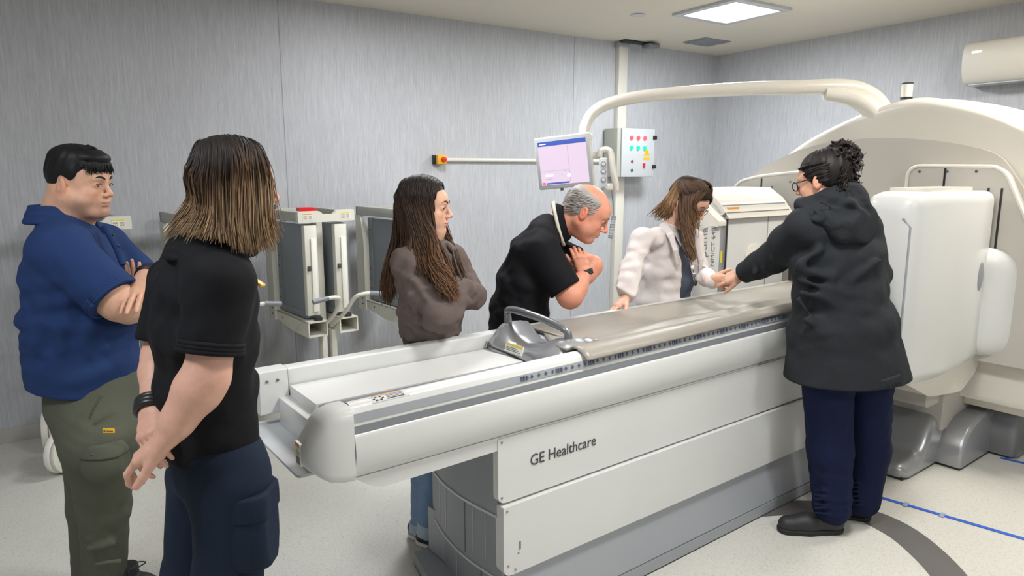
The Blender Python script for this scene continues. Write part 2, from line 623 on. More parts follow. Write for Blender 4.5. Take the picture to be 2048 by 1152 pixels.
# --- patient table
tb = empty('patient_table', TO, TA, 'long white motorised patient table with a grey telescoping pedestal', 'scanner table')
rail_prof = spline([(.030, .742, 0), (.004, .775, 0), (-.008, .83, 0), (-.004, .885, 0), (.004, .898, 0)], 4)
rail_prof = [(p[0], p[1]) for p in rail_prof] + [(.006, .935), (.010, .958)] + \
    [(p[0], p[1]) for p in spline([(.012, .962, 0), (.020, .978, 0), (.040, .987, 0), (.06, .984, 0), (.074, .97, 0), (.08, .94, 0)], 4)] + [(.09, .82), (.12, .80), (.12, .742)]
fr = prism('front_rail', rail_prof, -1.565, 1.55, 'vz', 'white', tb, 0, ang=60)
prism('dark_stripe', [(.0065, .899), (.0003, .899), (.0022, .921), (.008, .921)], -1.564, 1.54, 'vz', 'stripe', fr, 0)
prism('ruler_stripe', [(.009, .934), (.0035, .934), (.0082, .959), (.013, .959)], -1.564, 1.54, 'vz', 'midgrey', fr, 0)
bm = bmesh.new()
u = -0.965
k = 0
while u < 1.0:
    big = (k % 5 == 0)
    n = 1 if not big else 1
    h0, h1 = (.939, .954)
    wd = .0035
    if big:
        for du in (-.014, -.004, .008):
            b_prism(bm, [(u + du, h0), (u + du + .006, h0), (u + du + .006, h1), (u + du, h1)], .0015, .009, 'uz')
            b_prism(bm, [(u + du + .003, h0 + .005), (u + du + .009, h0 + .005), (u + du + .009, h0 + .008), (u + du + .003, h0 + .008)], .0013, .009, 'uz')
    else:
        b_prism(bm, [(u, h0 + .001), (u + wd, h0 + .001), (u + wd, h1 - .001), (u, h1 - .001)], .0025, .009, 'uz')
        b_prism(bm, [(u - .004, .945), (u + wd + .004, .945), (u + wd + .004, .948), (u - .004, .948)], .0025, .009, 'uz')
    u += .03
    k += 1
fin('ruler_mark', bm, 'inkblue', fr, 0)
# end cap, lofted: sections shrink toward the free end
bm = bmesh.new()
rings = []
for (u, sv, z0, z1, vi) in ((-1.567, 1.0, .742, .988, .115), (-1.60, 1.0, .746, .987, .115), (-1.635, .99, .755, .978, .115), (-1.655, .975, .770, .955, .115),
                            (-1.685, .93, .80, .905, .11), (-1.698, .87, .825, .885, .105)):
    o_ = rnd([(-.006 + (1 - sv) * .3, z0), (-.006 + (1 - sv) * .3, z1), (vi, z1 - .01), (vi, z0)], [.03, .045, .03, .03], 4)
    rings.append([bm.verts.new((u, p[0], p[1])) for p in o_])
for a, b in zip(rings, rings[1:]):
    n = len(a)
    for i in range(n):
        bm.faces.new((a[i], a[(i + 1) % n], b[(i + 1) % n], b[i]))
bm.faces.new(rings[0])
bm.faces.new(rings[-1][::-1])
ec = fin('end_cap', bm, 'white', tb, 0, ang=50)
box('warning_label', (-1.7015, .052, .812), (-1.690, .088, .885), 'label', ec, 0)
box('label_header', (-1.7025, .055, .872), (-1.700, .085, .882), 'labelo', ec, 0)
bm = bmesh.new()
b_prism(bm, [(.060, .848), (.082, .848), (.071, .868)], -1.7025, -1.700, 'vz')
fin('label_triangle', bm, 'labely', ec)
boxes('label_print', [((-1.7025, .058, .818 + i * .006), (-1.7, .084, .820 + i * .006)) for i in range(4)], 'ink', ec)
# sticker on the rail
st = fin('rail_sticker', b_prism(bmesh.new(), [(.018, .975), (.040, .9875), (.040, .9885), (.017, .977)], -1.50, -1.38, 'vz'), 'lightgrey', fr)
bm = bmesh.new()
for i in range(6):
    a = i / 6 * 2 * PI
    b_box(bm, (-1.475 + .014 * math.cos(a) - .003, .030 + .007 * math.sin(a) - .002, .978), (-1.475 + .014 * math.cos(a) + .003, .030 + .007 * math.sin(a) + .002, .9855 + .0025 * math.sin(a)))
for i in range(4):
    b_box(bm, (-1.45, .022 + i * .005, .978), (-1.395, .0245 + i * .005, .9815 + i * .0021))
fin('sticker_print', bm, 'ink', fr)
box('sticker_header', (-1.49, .041, .982), (-1.40, .047, .9888), 'labelo', fr, 0)

# undertray, end plate, rear rail, deck
prism('undertray', rnd([(-1.56, .744), (1.5, .744), (1.5, .69), (-.98, .70), (-1.49, .692)], [.0, 0, 0, .03, .05]), .025, .56, 'uz', 'white', tb, .006)
prism('end_plate', rnd([(-1.695, .10), (-1.50, .10), (-1.50, .60), (-1.695, .60)], .02), .752, .760, 'uv', 'lightgrey', tb, .002)
rr = prism('rear_rail', rnd([(.545, .885), (.545, .947), (.60, .947), (.60, .80), (.56, .80)], [.004, .01, .01, .004, .004]), -1.56, 1.55, 'vz', 'white', tb, 0)
prism('rail_bracket', rnd([(.535, .80), (.535, .95), (.605, .95), (.605, .80)], .006), -1.66, -1.565, 'vz', 'white', tb, .003)
for du in (-1.635, -1.60):
    cyl('screw', (du, .533, .915), (0, 1, 0), .005, .004, 'steel', tb, 10)
box('table_end', (-1.60, .10, .76), (-1.555, .535, .855), 'white', tb, .004)
dk = prism('deck', [(.300, .85), (.295, .888), (.535, .888), (.535, .80), (.300, .80)], -1.56, -.70, 'vz', 'white', tb, .002)
box('deck_edge', (-1.55, .280, .840), (-.70, .2945, .884), 'stripe', tb, .001)
box('slide_channel', (-1.555, .125, .79), (1.5, .29, .812), 'lightgrey', tb, 0)
boxes('slide_track', [((-1.555, .22, .812), (1.2, .262, .838)), ((-1.555, .15, .812), (1.2, .17, .82))], 'midgrey', tb, .002)
box('slide_shadow_gap', (-1.5, .205, .812), (1.2, .214, .83), 'dark', tb, 0)
box('inner_wall', (-1.56, .082, .79), (1.5, .090, .88), 'white', tb, .001)
# cradle bed carrying the mat
prism('cradle', rnd([(.10, .90), (.10, .945), (.53, .945), (.53, .90), (.44, .875), (.19, .875)], .01), -.60, 2.35, 'vz', 'lightgrey', tb, .003)

# pedestal
bm = bmesh.new()
pan1 = rnd([(-1.06, .51), (-1.06, .742), (1.10, .742), (1.10, .505), (-1.05, .505)][0:4], [.03, .012, 0, 0], 6)
p1 = prism('upper_panel', rnd([(-1.06, .508), (-1.06, .738), (1.15, .738), (1.15, .508)], [.035, .006, 0, 0], 6), .022, .05, 'uz', 'white', tb, .010, 3)
p2 = prism('lower_panel', rnd([(-1.05, .246), (-1.05, .500), (1.15, .500), (1.15, .246)], [.04, .006, 0, 0], 6), .006, .05, 'uz', 'white', tb, .010, 3)
for (x, z, vv, pp) in ((-1.045, .725, .021, p1), (-1.045, .53, .021, p1), (-1.035, .485, .005, p2), (-1.03, .285, .005, p2), (-1.0, .262, .005, p2)):
    cyl('screw', (x, vv, z), (0, 1, 0), .004, .003, 'steel', pp, 10)
box('chip_mark', (-.985, .0045, .33), (-.977, .007, .36), 'stripe', p2, 0)
box('chip_mark', (-.99, .0045, .315), (-.984, .007, .322), 'stripe', p2, 0)


def ped_outline(u0, v0, v1, bulge, n=10):
    """plan outline with a convex end toward -u"""
    out = [(1.15, v0), (1.15, v1)]
    for i in range(n + 1):
        t = i / n
        out.append((u0 + .055 * t * 0 + (.045 * (1 - t)) - bulge * math.sin(PI * t), v1 + (v0 - v1) * t))
    return out


prism('pedestal_column', ped_outline(-1.052, .045, .590, .040), .458, .744, 'uv', 'grey', tb, .004, ang=30)
prism('pedestal_column', ped_outline(-1.035, .040, .578, .035), .215, .470, 'uv', 'grey', tb, .004, ang=30)
prism('pedestal_column', ped_outline(-1.020, .035, .566, .032), .045, .230, 'uv', 'grey', tb, .004, ang=30)
for u0, v0, v1, bl, z0 in ((-1.055, .043, .592, .041, .452), (-1.038, .038, .580, .036, .209)):
    prism('column_lip', ped_outline(u0, v0, v1, bl), z0, z0 + .009, 'uv', 'lightgrey', tb, .002, ang=30)
M['drip'] = mat('dried_drip', srgb(176, 178, 178), .5)
M['drip2'] = mat('brown_drip', srgb(112, 106, 98), .5)
for t, z0, z1, w_, mm, (u0, v0, v1, bl) in ((.20, .24, .44, .004, 'drip', (-1.035, .040, .578, .035)), (.33, .25, .445, .004, 'drip', (-1.035, .040, .578, .035)),
                                      (.62, .23, .43, .003, 'drip2', (-1.035, .040, .578, .035)), (.72, .25, .43, .003, 'drip', (-1.035, .040, .578, .035)),
                                      (.85, .26, .44, .0025, 'drip', (-1.035, .040, .578, .035)), (.42, .07, .20, .003, 'drip', (-1.020, .035, .566, .032)),
                                      (.75, .06, .2, .003, 'drip2', (-1.020, .035, .566, .032))):
    uu = u0 + .045 * (1 - t) - bl * math.sin(PI * t)
    vv = v1 + (v0 - v1) * t
    box('drip_mark', (uu - .0015, vv - w_, z0), (uu + .01, vv + w_, z1), mm, tb, 0)
# flared skirt and foot
prism('skirt', [(.03, .25), (-.002, .10), (-.010, .06), (.60, .06), (.60, .25)], -1.0, 1.2, 'vz', 'midgrey', tb, .004)
foot = [(1.2, -.012), (1.2, .62)] + [(-1.06 - .05 * math.sin(PI * i / 8), .62 - .632 * i / 8) for i in range(9)]
prism('foot', foot, .004, .055, 'uv', 'midgrey', tb, .010, 3)
prism('foot_gasket', foot, .0, .006, 'uv', 'dark', tb, 0)
text('lettering', 'GE Healthcare', .056, 'ink', p1, frame((-.926, .0205, .612), (1, 0, 0), (0, 0, 1)), sx=.93)



def lean(o):
    # the upper edge of the rail falls slightly toward the free end
    for v in o.data.vertices:
        if v.co.z > .76:
            v.co.z += .052 * (v.co.z - .76) * (v.co.x - .4)
    for k in o.children:
        lean(k)


lean(fr)
lean(ec)
# silver head mount with its handle, on the table's near end
bm = bmesh.new()
rings = []
for v, z1, z0, uo in ((.092, .90, .80, .0), (.105, .965, .80, .012), (.14, .992, .80, .02), (.20, .985, .80, .018), (.27, .955, .80, .005), (.35, .945, .80, .0), (.42, .962, .80, .008), (.48, 1.0, .80, .02),
                      (.525, .990, .80, .012), (.54, .94, .80, .0)):
    prof = [(-.735 - uo * .6, z0), (-.735 - uo, .895), (-.725 - uo, .925), (-.70, z1 - .022), (-.675, z1 - .004), (-.64, z1), (-.60, z1 - .004), (-.565, z1 - .03), (-.555, z0)]
    sm = spline([(p[0], p[1], 0) for p in prof], 3)
    rings.append([bm.verts.new((p[0], v, p[1])) for p in sm])
for a, b in zip(rings, rings[1:]):
    for i in range(len(a) - 1):
        bm.faces.new((a[i], a[i + 1], b[i + 1], b[i]))
bm.faces.new(rings[0])
bm.faces.new(rings[-1][::-1])
hm = fin('head_mount', bm, 'silver', tb, 0, ang=60)
seam_pts = [(-.742, .095, .895), (-.756, .15, .890), (-.752, .24, .884), (-.738, .32, .888), (-.744, .42, .898), (-.756, .50, .908), (-.744, .54, .916)]
tube('mount_seam', seam_pts, .0035, 'dark', hm, 8, 5)
hp = spline([(-.64, .155, .985), (-.642, .158, 1.012), (-.65, .185, 1.028), (-.665, .27, 1.046), (-.672, .35, 1.054), (-.668, .43, 1.055), (-.66, .50, 1.046), (-.65, .522, 1.028), (-.645, .525, .99)], 6)
tube('handle', hp, [.017, .014, .014, .015, .015, .015, .014, .014, .017], 'dsilver', hm, 12)
lm = frame((-.742, .42, .905), (0, -1, 0), (.35, 0, 1))
bm = bmesh.new()
b_box(bm, (0, 0, -.004), (.11, .036, .001), lm)
lb = fin('caution_label', bm, 'label', hm)
bm = bmesh.new()
b_box(bm, (.003, .026, 0), (.107, .034, .0018), lm)
fin('label_header', bm, 'labely', hm)
bm = bmesh.new()
for i in range(3):
    b_box(bm, (.008, .006 + i * .006, 0), (.10 - i * .012, .008 + i * .006, .0018), lm)
fin('label_print', bm, 'ink', hm)
lm = frame((-.7375, .36, .845), (0, -1, 0), (.05, 0, 1))
bm = bmesh.new()
b_box(bm, (0, 0, -.004), (.085, .03, .002), lm)
fin('ray_label', bm, mat('label_pink', srgb(232, 210, 205), .5), hm)
bm = bmesh.new()
b_box(bm, (.035, .018, 0), (.082, .027, .003), lm)
fin('label_header', bm, 'labelo', hm)
bm = bmesh.new()
bmesh.ops.create_cone(bm, cap_ends=True, segments=16, radius1=.011, radius2=.011, depth=.003, matrix=lm @ Matrix.Translation((.016, .015, .0015)))
fin('label_ring', bm, mat('ring_pink', srgb(225, 150, 160), .5), hm)
cyl('mount_roller', (-.545, .135, .945), (0, 1, 0), .038, .06, 'silver', hm, 24, .008)
rebase(tb, 0, .3)

# --- taupe vinyl mat lying on the cradle, drooping over the front rail
bm = bmesh.new()
NU, NV = 90, 22
rngm = random.Random(3)
grid = []
for i in range(NU + 1):
    u = -.70 + 2.95 * i / NU
    row = []
    for j in range(NV + 1):
        t = j / NV
        droop = 1 / (1 + math.exp((t - .30) * 26))
        wav = .5 + .5 * math.sin(u * 4.1 + 1.0)
        drop = min(1, max(0, (1.35 - u) / .6))
        vedge = -.012 + .03 * wav * 0 + .022 * max(0, u + .7) * .5
        uu = u + (.16 * (t - .0) * droop if i == 0 else 0)
        if i <= 3:
            uu = u + (3 - i) / 3 * 0
            uu = u + (.0 if t < .3 else .34 * (t - .3)) * (1 - i / 12)
        v = vedge + (.565 - vedge) * t
        ztop = .960 + .030 * math.exp(-((t - .30) / .045) ** 2) * (.62 + .38 * math.sin(u * 2.2 + .6)) + .006 * math.sin(u * 9 + t * 7) * (1 if t < .5 else .25)
        zrail = .992 + .0035 * math.sin(u * 17) * math.sin(u * 5)
        if t < .30:
            f = t / .30
            z = zrail * (1 - f * f) + ztop * f * f - .010 * math.sin(PI * f) ** 2
            if t < .05:
                z = .990 - (.05 - t) * .45
            z = max(z, .9945 if v > .02 and v < .075 else 0)
        else:
            z = ztop
        z -= .0115 * (.4 - u) * max(0, 1 - t / .3) * .9
        if t > .93:
            z -= (t - .93) * .25
        row.append(bm.verts.new((uu, v, z)))
    grid.append(row)
for i in range(NU):
    for j in range(NV):
        bm.faces.new((grid[i][j], grid[i + 1][j], grid[i + 1][j + 1], grid[i][j + 1]))
r = bmesh.ops.extrude_face_region(bm, geom=bm.faces[:])
bmesh.ops.translate(bm, verts=[v for v in r['geom'] if isinstance(v, bmesh.types.BMVert)], vec=(0, 0, -.006))
mo = fin('table_mat', bm, 'vinyl', None, 0, ang=180)
mo.data.transform(Matrix.Translation((-.8, -.28, 0)))
mo.location = tw(.8, .28, 0)
mo.rotation_euler = (0, 0, TA)
tag(mo, 'glossy taupe vinyl mat spread over the patient table, edge drooping over the rail', 'mat')

# --- gantry
ga = empty('scanner_gantry', TO, TA, 'huge cream and white ring-shaped medical scanner at the right end of the table', 'scanner')
ringA = [(-1.05, .35), (-1.05, 1.25), (-.93, 1.50), (-.72, 1.68), (-.406, 1.852), (-.247, 1.930), (-.05, 1.990), (.132, 2.02), (.324, 1.99), (.499, 1.933), (.75, 1.823), (.919, 1.715),
         (1.12, 1.57), (1.33, 1.40), (1.48, 1.15), (1.52, .8), (1.48, .35)]
ring_sm = [(p[0], p[1]) for p in spline([(a, b, 0) for a, b in ringA], 4)]


def scaled(pts, k, c=(.25, .9)):
    return [((p[0] - c[0]) * k + c[0], (p[1] - c[1]) * k + c[1]) for p in pts]


bm = bmesh.new()
rings = []
for u, k in ((1.955, .93), (1.945, .965), (1.96, .992), (2.0, 1.003), (2.12, 1.0), (2.16, .985), (2.17, .975), (2.20, .98), (2.25, 1.01), (2.45, 1.015), (2.56, .99), (2.60, .94)):
    rings.append([bm.verts.new((u, p[0], max(.35, p[1]))) for p in scaled(ring_sm, k)])
for a, b in zip(rings, rings[1:]):
    n = len(a)
    for i in range(n):
        bm.faces.new((a[i], a[(i + 1) % n], b[(i + 1) % n], b[i]))
bm.faces.new(rings[0])
bm.faces.new(rings[-1][::-1])
fin('ring_shell', bm, 'cream', ga, 0, ang=50)
# grey face plate with its bore
fpl = [(-.62, .62), (-.62, 1.1), (-.50, 1.42), (-.40, 1.59), (-.30, 1.70), (-.08, 1.763), (.213, 1.798), (.477, 1.796), (.802, 1.745), (1.115, 1.60), (1.22, 1.47), (1.24, 1.3), (1.24, .62)]
prism('face_plate', [(p[0], p[1]) for p in spline([(a, b, 0) for a, b in fpl], 3)], 1.925, 1.96, 'vz', 'plate', ga, .004)
for v0, v1, z0 in ((.04, .21, 1.428), (.24, .62, 1.428), (.04, .20, 1.342), (.24, .5, 1.342)):
    box('plate_slot', (1.9235, v0, z0), (1.926, v1, z0 + .008), 'black', ga, 0)
# inner cover plates with white piping
for nm, pts, slots in (
        ('cover_plate', rnd([(-.62, .60), (-.55, 1.25), (-.385, 1.60), (-.333, 1.631), (.055, 1.636), (.091, 1.60), (.093, .60)], [.0, .12, .04, .02, .04, .02, 0], 5),
         [(-.10, 1.40, 1.625), (-.315, 1.15, 1.52), (-.375, 1.05, 1.52)]),
        ('cover_plate', rnd([(.60, .60), (.60, 1.605), (.796, 1.60), (1.031, 1.577), (1.186, 1.542), (1.243, 1.479), (1.30, 1.2), (1.30, .6)], [0, .02, .02, .05, .06, .05, .05, 0], 5),
         [(1.02, 1.38, 1.56)])):
    cp = prism(nm, pts, 1.855, 1.93, 'vz', 'midgrey' if False else 'plate', ga, .004)
    edge = [(1.853, p[0], p[1]) for p in pts]
    tube('piping', edge[:], .010, 'cream', cp, 8)
    for v0, z0, z1 in slots:
        box('plate_slot', (1.852, v0 - .005, z0), (1.856, v0 + .005, z1), 'black', cp, 0)
    for q in range(3):
        v0 = (-.25 + .14 * q) if pts[0][0] < 0 else (.68 + .13 * q)
        cyl('screw', (1.853, v0, 1.605 if pts[0][0] < 0 else 1.575 - .035 * q), (1, 0, 0), .007, .006, 'steel', cp, 10)
# bore liner between the heads
cyl('bore_liner', (1.93, .30, 1.02), (1, 0, 0), .38, .05, 'white', ga, 64, .02)
cyl('bore_shade_disc', (1.915, .30, 1.02), (1, 0, 0), .33, .05, 'dark', ga, 64, .004)  # solid disc, its dark colour stands for the shade inside the opening


def head_loft(name, secs, m, parent, ang=50):
    """secs: (u, outline in vz)"""
    bm = bmesh.new()
    rings = []
    for u, o_ in secs:
        rings.append([bm.verts.new((u, p[0], p[1])) for p in o_])
    for a, b in zip(rings, rings[1:]):
        n = len(a)
        for i in range(n):
            bm.faces.new((a[i], a[(i + 1) % n], b[(i + 1) % n], b[i]))
    bm.faces.new(rings[0])
    bm.faces.new(rings[-1][::-1])
    return fin(name, bm, m, parent, 0, ang=ang)


# near detector head
def ho(v0, v1, z0, z1, r=.07):
    return rnd([(v0, z0), (v0, z1), (v1, z1), (v1, z0)], [r, r, r * .8, r * .8], 6)


nh = head_loft('near_detector_head', [(.905, ho(-.30, -.19, .70, 1.43, .04)), (.912, ho(-.335, -.165, .66, 1.475, .05)), (.935, ho(-.365, -.15, .635, 1.502, .06)), (1.0, ho(-.378, -.145, .615, 1.515, .065)),
                                      (1.30, ho(-.388, -.14, .60, 1.518, .06)), (1.60, ho(-.380, -.14, .605, 1.512, .06)), (1.79, ho(-.368, -.14, .61, 1.508, .06)),
                                      (1.85, ho(-.345, -.14, .64, 1.49, .07)), (1.88, ho(-.30, -.14, .70, 1.45, .07))], 'white', ga, 60)
tb_ = prism('top_pad', rnd([(1.02, -.34), (1.62, -.34), (1.60, -.16), (1.06, -.16)], .06), 1.512, 1.530, 'uv', 'cream', nh, .008)
bm = bmesh.new()
r_ = bmesh.ops.create_uvsphere(bm, u_segments=28, v_segments=14, radius=1, matrix=Matrix.Translation((1.70, -.374, 1.075)) @ Matrix.Diagonal((.040, .006, .075, 1)))
fin('oval_badge', bm, 'grey', nh, ang=180)
tube('side_groove', [(.908, -.315, 1.40), (.922, -.343, 1.36), (.922, -.345, .80)], .006, 'midgrey', nh, 8)
# rear housing of the near head and its underside
head_loft('rear_housing', [(1.76, ho(-.36, -.20, .70, 1.16, .05)), (1.80, ho(-.43, -.20, .65, 1.22, .12)), (1.86, ho(-.49, -.20, .63, 1.21, .18)), (1.93, ho(-.54, -.20, .62, 1.14, .22)), (1.96, ho(-.54, -.20, .62, 1.10, .22))], 'white', ga, 60)
prism('underside_cover', rnd([(.95, .66), (1.98, .62), (1.93, .52), (1.75, .44), (1.35, .49)], .05), -.33, -.08, 'uz', 'cream', ga, .02, 3)
prism('head_support', rnd([(1.55, .36), (1.55, .56), (2.2, .56), (2.2, .36)], .03), -.24, .05, 'uz', 'plate', ga, .01)
prism('lower_body', rnd([(1.72, .20), (1.72, .66), (2.5, .66), (2.5, .20)], .02), -.26, 1.1, 'uz', 'plate', ga, .006)
prism('column_cover', [(2.02, .30), (1.98, .52), (1.975, .80), (2.02, 1.1), (2.6, 1.1), (2.6, .30)], -.62, -.26, 'uz', 'cream', ga, .02, 3)
box('port_panel', (1.86, -.262, .40), (1.94, -.258, .52), 'midgrey', ga, .001)
boxes('scuff_mark', [((1.55 + .03 * i, -.2605, .50 - .012 * i), (1.59 + .03 * i, -.2598, .503 - .012 * i)) for i in range(8)], 'stripe', ga)

# far detector head, open side toward the table
fh = head_loft('far_detector_head', [(1.10, rnd([(.76, .62), (.76, 1.40), (.86, 1.49), (1.12, 1.49), (1.16, .62)], .02, 3)),
                                     (1.75, rnd([(.76, .62), (.76, 1.40), (.86, 1.49), (1.12, 1.49), (1.16, .62)], .02, 3))], 'white', ga)
prism('lid', rnd([(.715, 1.335), (.73, 1.355), (.80, 1.44), (.90, 1.505), (1.16, 1.505), (1.16, 1.48), (.90, 1.475), (.80, 1.40), (.745, 1.335)], .004, 2), 1.09, 1.77, 'vz', 'cream', fh, .003)
boxes('lid_seam', [((1.10, .768, 1.399), (1.74, .774, 1.412)), ((1.10, .736, 1.366), (1.74, .742, 1.372))], 'grey', fh)
box('lid_sticker', (1.13, .755, 1.386), (1.24, .775, 1.3985), 'labelo', fh, 0)
box('hinge_plate', (1.040, .735, .70), (1.10, .765, 1.36), 'silver', fh, .004)
boxes('hinge_gap', [((1.095, .730, .72), (1.103, .737, 1.34))], 'dark', fh)
for z in (.90, 1.30, 1.36):
    cyl('bolt', (1.07, .733, z), (0, 1, 0), .013, .01, 'steel', fh, 14, .002)
box('hinge_label', (1.05, .7335, 1.08), (1.068, .7355, 1.15), 'labely', fh, 0)
cyl('round_port', (1.42, .758, 1.07), (0, 1, 0), .10, .02, 'cream', fh, 32, .006)
cyl('round_port_rim', (1.42, .748, 1.07), (0, 1, 0), .065, .02, 'white', fh, 32, .006)
box('inner_line', (1.14, .757, .70), (1.145, .760, 1.33), 'midgrey', fh, 0)
box('inner_line', (1.55, .757, .70), (1.555, .760, 1.33), 'midgrey', fh, 0)
# end cover carrying the lettering
ecv = prism('end_cover', rnd([(.74, .62), (.74, 1.30), (.80, 1.33), (1.10, 1.33), (1.10, .62)], .015, 3), 1.0, 1.04, 'vz', 'white', fh, .006)
prism('end_cap_lip', rnd([(.70, 1.295), (.70, 1.325), (.86, 1.44), (1.12, 1.44), (1.12, 1.295)], .01, 3), .975, 1.045, 'vz', 'cream', fh, .006)
M['inkl'] = mat('ink_light', srgb(128, 130, 136), .5)
ecv2 = prism('lettered_strip', rnd([(.86, .70), (1.040, .70), (1.040, 1.30), (.86, 1.30)], .004), .735, .75, 'uz', 'white', fh, .003)
text('lettering', 'Optima', .080, 'inkl', ecv2, frame((0.920, .7335, 1.055), (0, 0, 1), (-1, 0, 0)), sx=.98)
text('lettering', 'NM/CT 640', .047, 'inkl', ecv2, frame((0.993, .7335, 1.063), (0, 0, 1), (-1, 0, 0)), sx=.98)
cyl('round_plug', (0.986, .733, 1.026), (0, 1, 0), .014, .008, 'black', ecv2, 14)

# silver base of the gantry: stepped, swelling covers
def swell(name, outline, heights, m, parent):
    """heights: list of (scale toward back, z) rings over a plan outline"""
    bm = bmesh.new()
    rings = []
    cu = 2.2
    cv = .3
    for k, z in heights:
        rings.append([bm.verts.new((cu + (p[0] - cu) * k, cv + (p[1] - cv) * k, z)) for p in outline])
    for a, b in zip(rings, rings[1:]):
        n = len(a)
        for i in range(n):
            bm.faces.new((a[i], a[(i + 1) % n], b[(i + 1) % n], b[i]))
    bm.faces.new(rings[0])
    bm.faces.new(rings[-1][::-1])
    return fin(name, bm, m, parent, 0, ang=50)


# foot profile runs (u, z): low toe, hump behind
def hump(name, prof, v0, v1, m, parent, rr_=.05, n=5):
    """loft of a side profile across v with rounded shoulder on the near side"""
    bm = bmesh.new()
    rings = []
    steps = [(v0, 1.0, 0)] + [(v0 - rr_ * math.sin(i / n * PI / 2), 1, rr_ * (1 - math.cos(i / n * PI / 2))) for i in range(1, n + 1)]
    umid = prof[0][0]
    first = [bm.verts.new((p[0], v1, p[1])) for p in prof]
    rings.append(first)
    umax = max(p[0] for p in prof)
    zmin = min(p[1] for p in prof)
    for v, s_, d in steps:
        ring = []
        for p in prof:
            zz = p[1] - (d if p[1] > zmin + .02 else 0) * min(1, (p[1] - zmin) / .08)
            uu = p[0] + d * 1.0 * max(0, 1 - (p[0] - prof[0][0]) / .25)
            ring.append(bm.verts.new((uu, v, max(zmin, zz))))
        rings.append(ring)
    for a, b in zip(rings, rings[1:]):
        for i in range(len(a)):
            bm.faces.new((a[i], a[(i + 1) % len(a)], b[(i + 1) % len(a)], b[i]))
    bm.faces.new(rings[0])
    bm.faces.new(rings[-1][::-1])
    return fin(name, bm, m, parent, 0, ang=50)


pr = [(p[0], p[1]) for p in spline([(1.36, .015, 0), (1.355, .06, 0), (1.40, .085, 0), (1.50, .095, 0), (1.56, .12, 0), (1.62, .20, 0), (1.70, .275, 0), (1.80, .29, 0), (1.90, .25, 0), (2.0, .22, 0)], 4)] + [(2.0, .015)]
gf = hump('base_cover', pr, -.19, .70, 'silver', ga, .06)
prism('base_gasket', [(1.37, -.235), (1.80, -.245), (1.80, .7), (1.37, .7)], 0, .016, 'uv', 'dark', ga, 0)
pr = [(p[0], p[1]) for p in spline([(1.74, .015, 0), (1.745, .11, 0), (1.80, .19, 0), (1.88, .24, 0), (2.0, .262, 0), (2.18, .27, 0)], 4)] + [(2.18, .015)]
hump('base_cover', pr, -.35, .70, 'silver', ga, .02)
prism('base_gasket', [(1.75, -.365), (2.18, -.365), (2.18, .7), (1.75, .7)], 0, .016, 'uv', 'dark', ga, 0)
pr = [(p[0], p[1]) for p in spline([(2.14, .015, 0), (2.14, .20, 0), (2.19, .30, 0), (2.30, .36, 0), (2.5, .38, 0)], 4)] + [(2.6, .38), (2.6, .015)]
hump('base_cover', pr, -.46, 1.15, 'dsilver', ga, .04)
# status light post on the ring
cyl('post_base', (2.2, .29, 2.045), (0, 0, 1), .034, .012, 'black', ga)
ps = cyl('post', (2.2, .29, 2.09), (0, 0, 1), .031, .078, 'cream', ga)
cyl('post_cap', (2.2, .29, 2.132), (0, 0, 1), .032, .008, 'black', ga)
# overhead boom: in world coordinates brought into the gantry frame
gi = Matrix.Rotation(-TA, 4, 'Z') @ Matrix.Translation((-TO[0], -TO[1], 0))


def loc(p):
    q = gi @ Vector([float(c) for c in p])
    return (q.x, q.y, q.z)


boom = [at(1776, 300, 4.20), at(1776, 258, 4.20), at(1762, 215, 4.19), at(1735, 187, 4.18), at(1690, 174, 4.16), at(1600, 175, 4.14), at(1500, 177, 4.12), at(1380, 184, 4.10), at(1290, 192, 4.08),
        at(1225, 205, 4.05), at(1190, 222, 4.04), at(1172, 248, 4.03), at(1165, 285, 4.03), at(1166, 318, 4.03)]
tube('boom', [loc(p) for p in boom], [.066, .062, .055, .050, .047, .044, .041, .038, .036, .035, .034, .032, .03, .028], 'cream', ga, 20, 8)
sl = [at(1782, 310, 4.16), at(1770, 262, 4.14), at(1750, 225, 4.12), at(1722, 203, 4.12), at(1690, 192, 4.13), at(1650, 187, 4.14)]
tube('boom_sleeve', [loc(p) for p in sl], [.085, .078, .066, .056, .048, .04], 'cream', ga, 20, 8)
rebase(ga, 2.1, .3)

# --- monitor hanging from the boom
c = at(1127, 324, 4.0)
pl, pr_ = at(1071, 330.5, 4.06), at(1182, 318.5, 3.94)
pt, pb = at(1117, 272.5, 3.97), at(1136, 376.5, 4.03)
mf = frame([float(x) for x in c], [float(x) for x in (pr_ - pl)], [float(x) for x in (pt - pb)])
mw, mh = float(np.linalg.norm(pr_ - pl)) / 2, float(np.linalg.norm(pt - pb)) / 2
e = empty('monitor', mf.translation, 0, 'tilted flat monitor hanging from the white boom, screen showing a pale page', 'monitor')
e.matrix_basis = mf


def ubox(name, lo, hi, m, parent, bev=.002):
    return box(name, lo, hi, m, parent, bev)


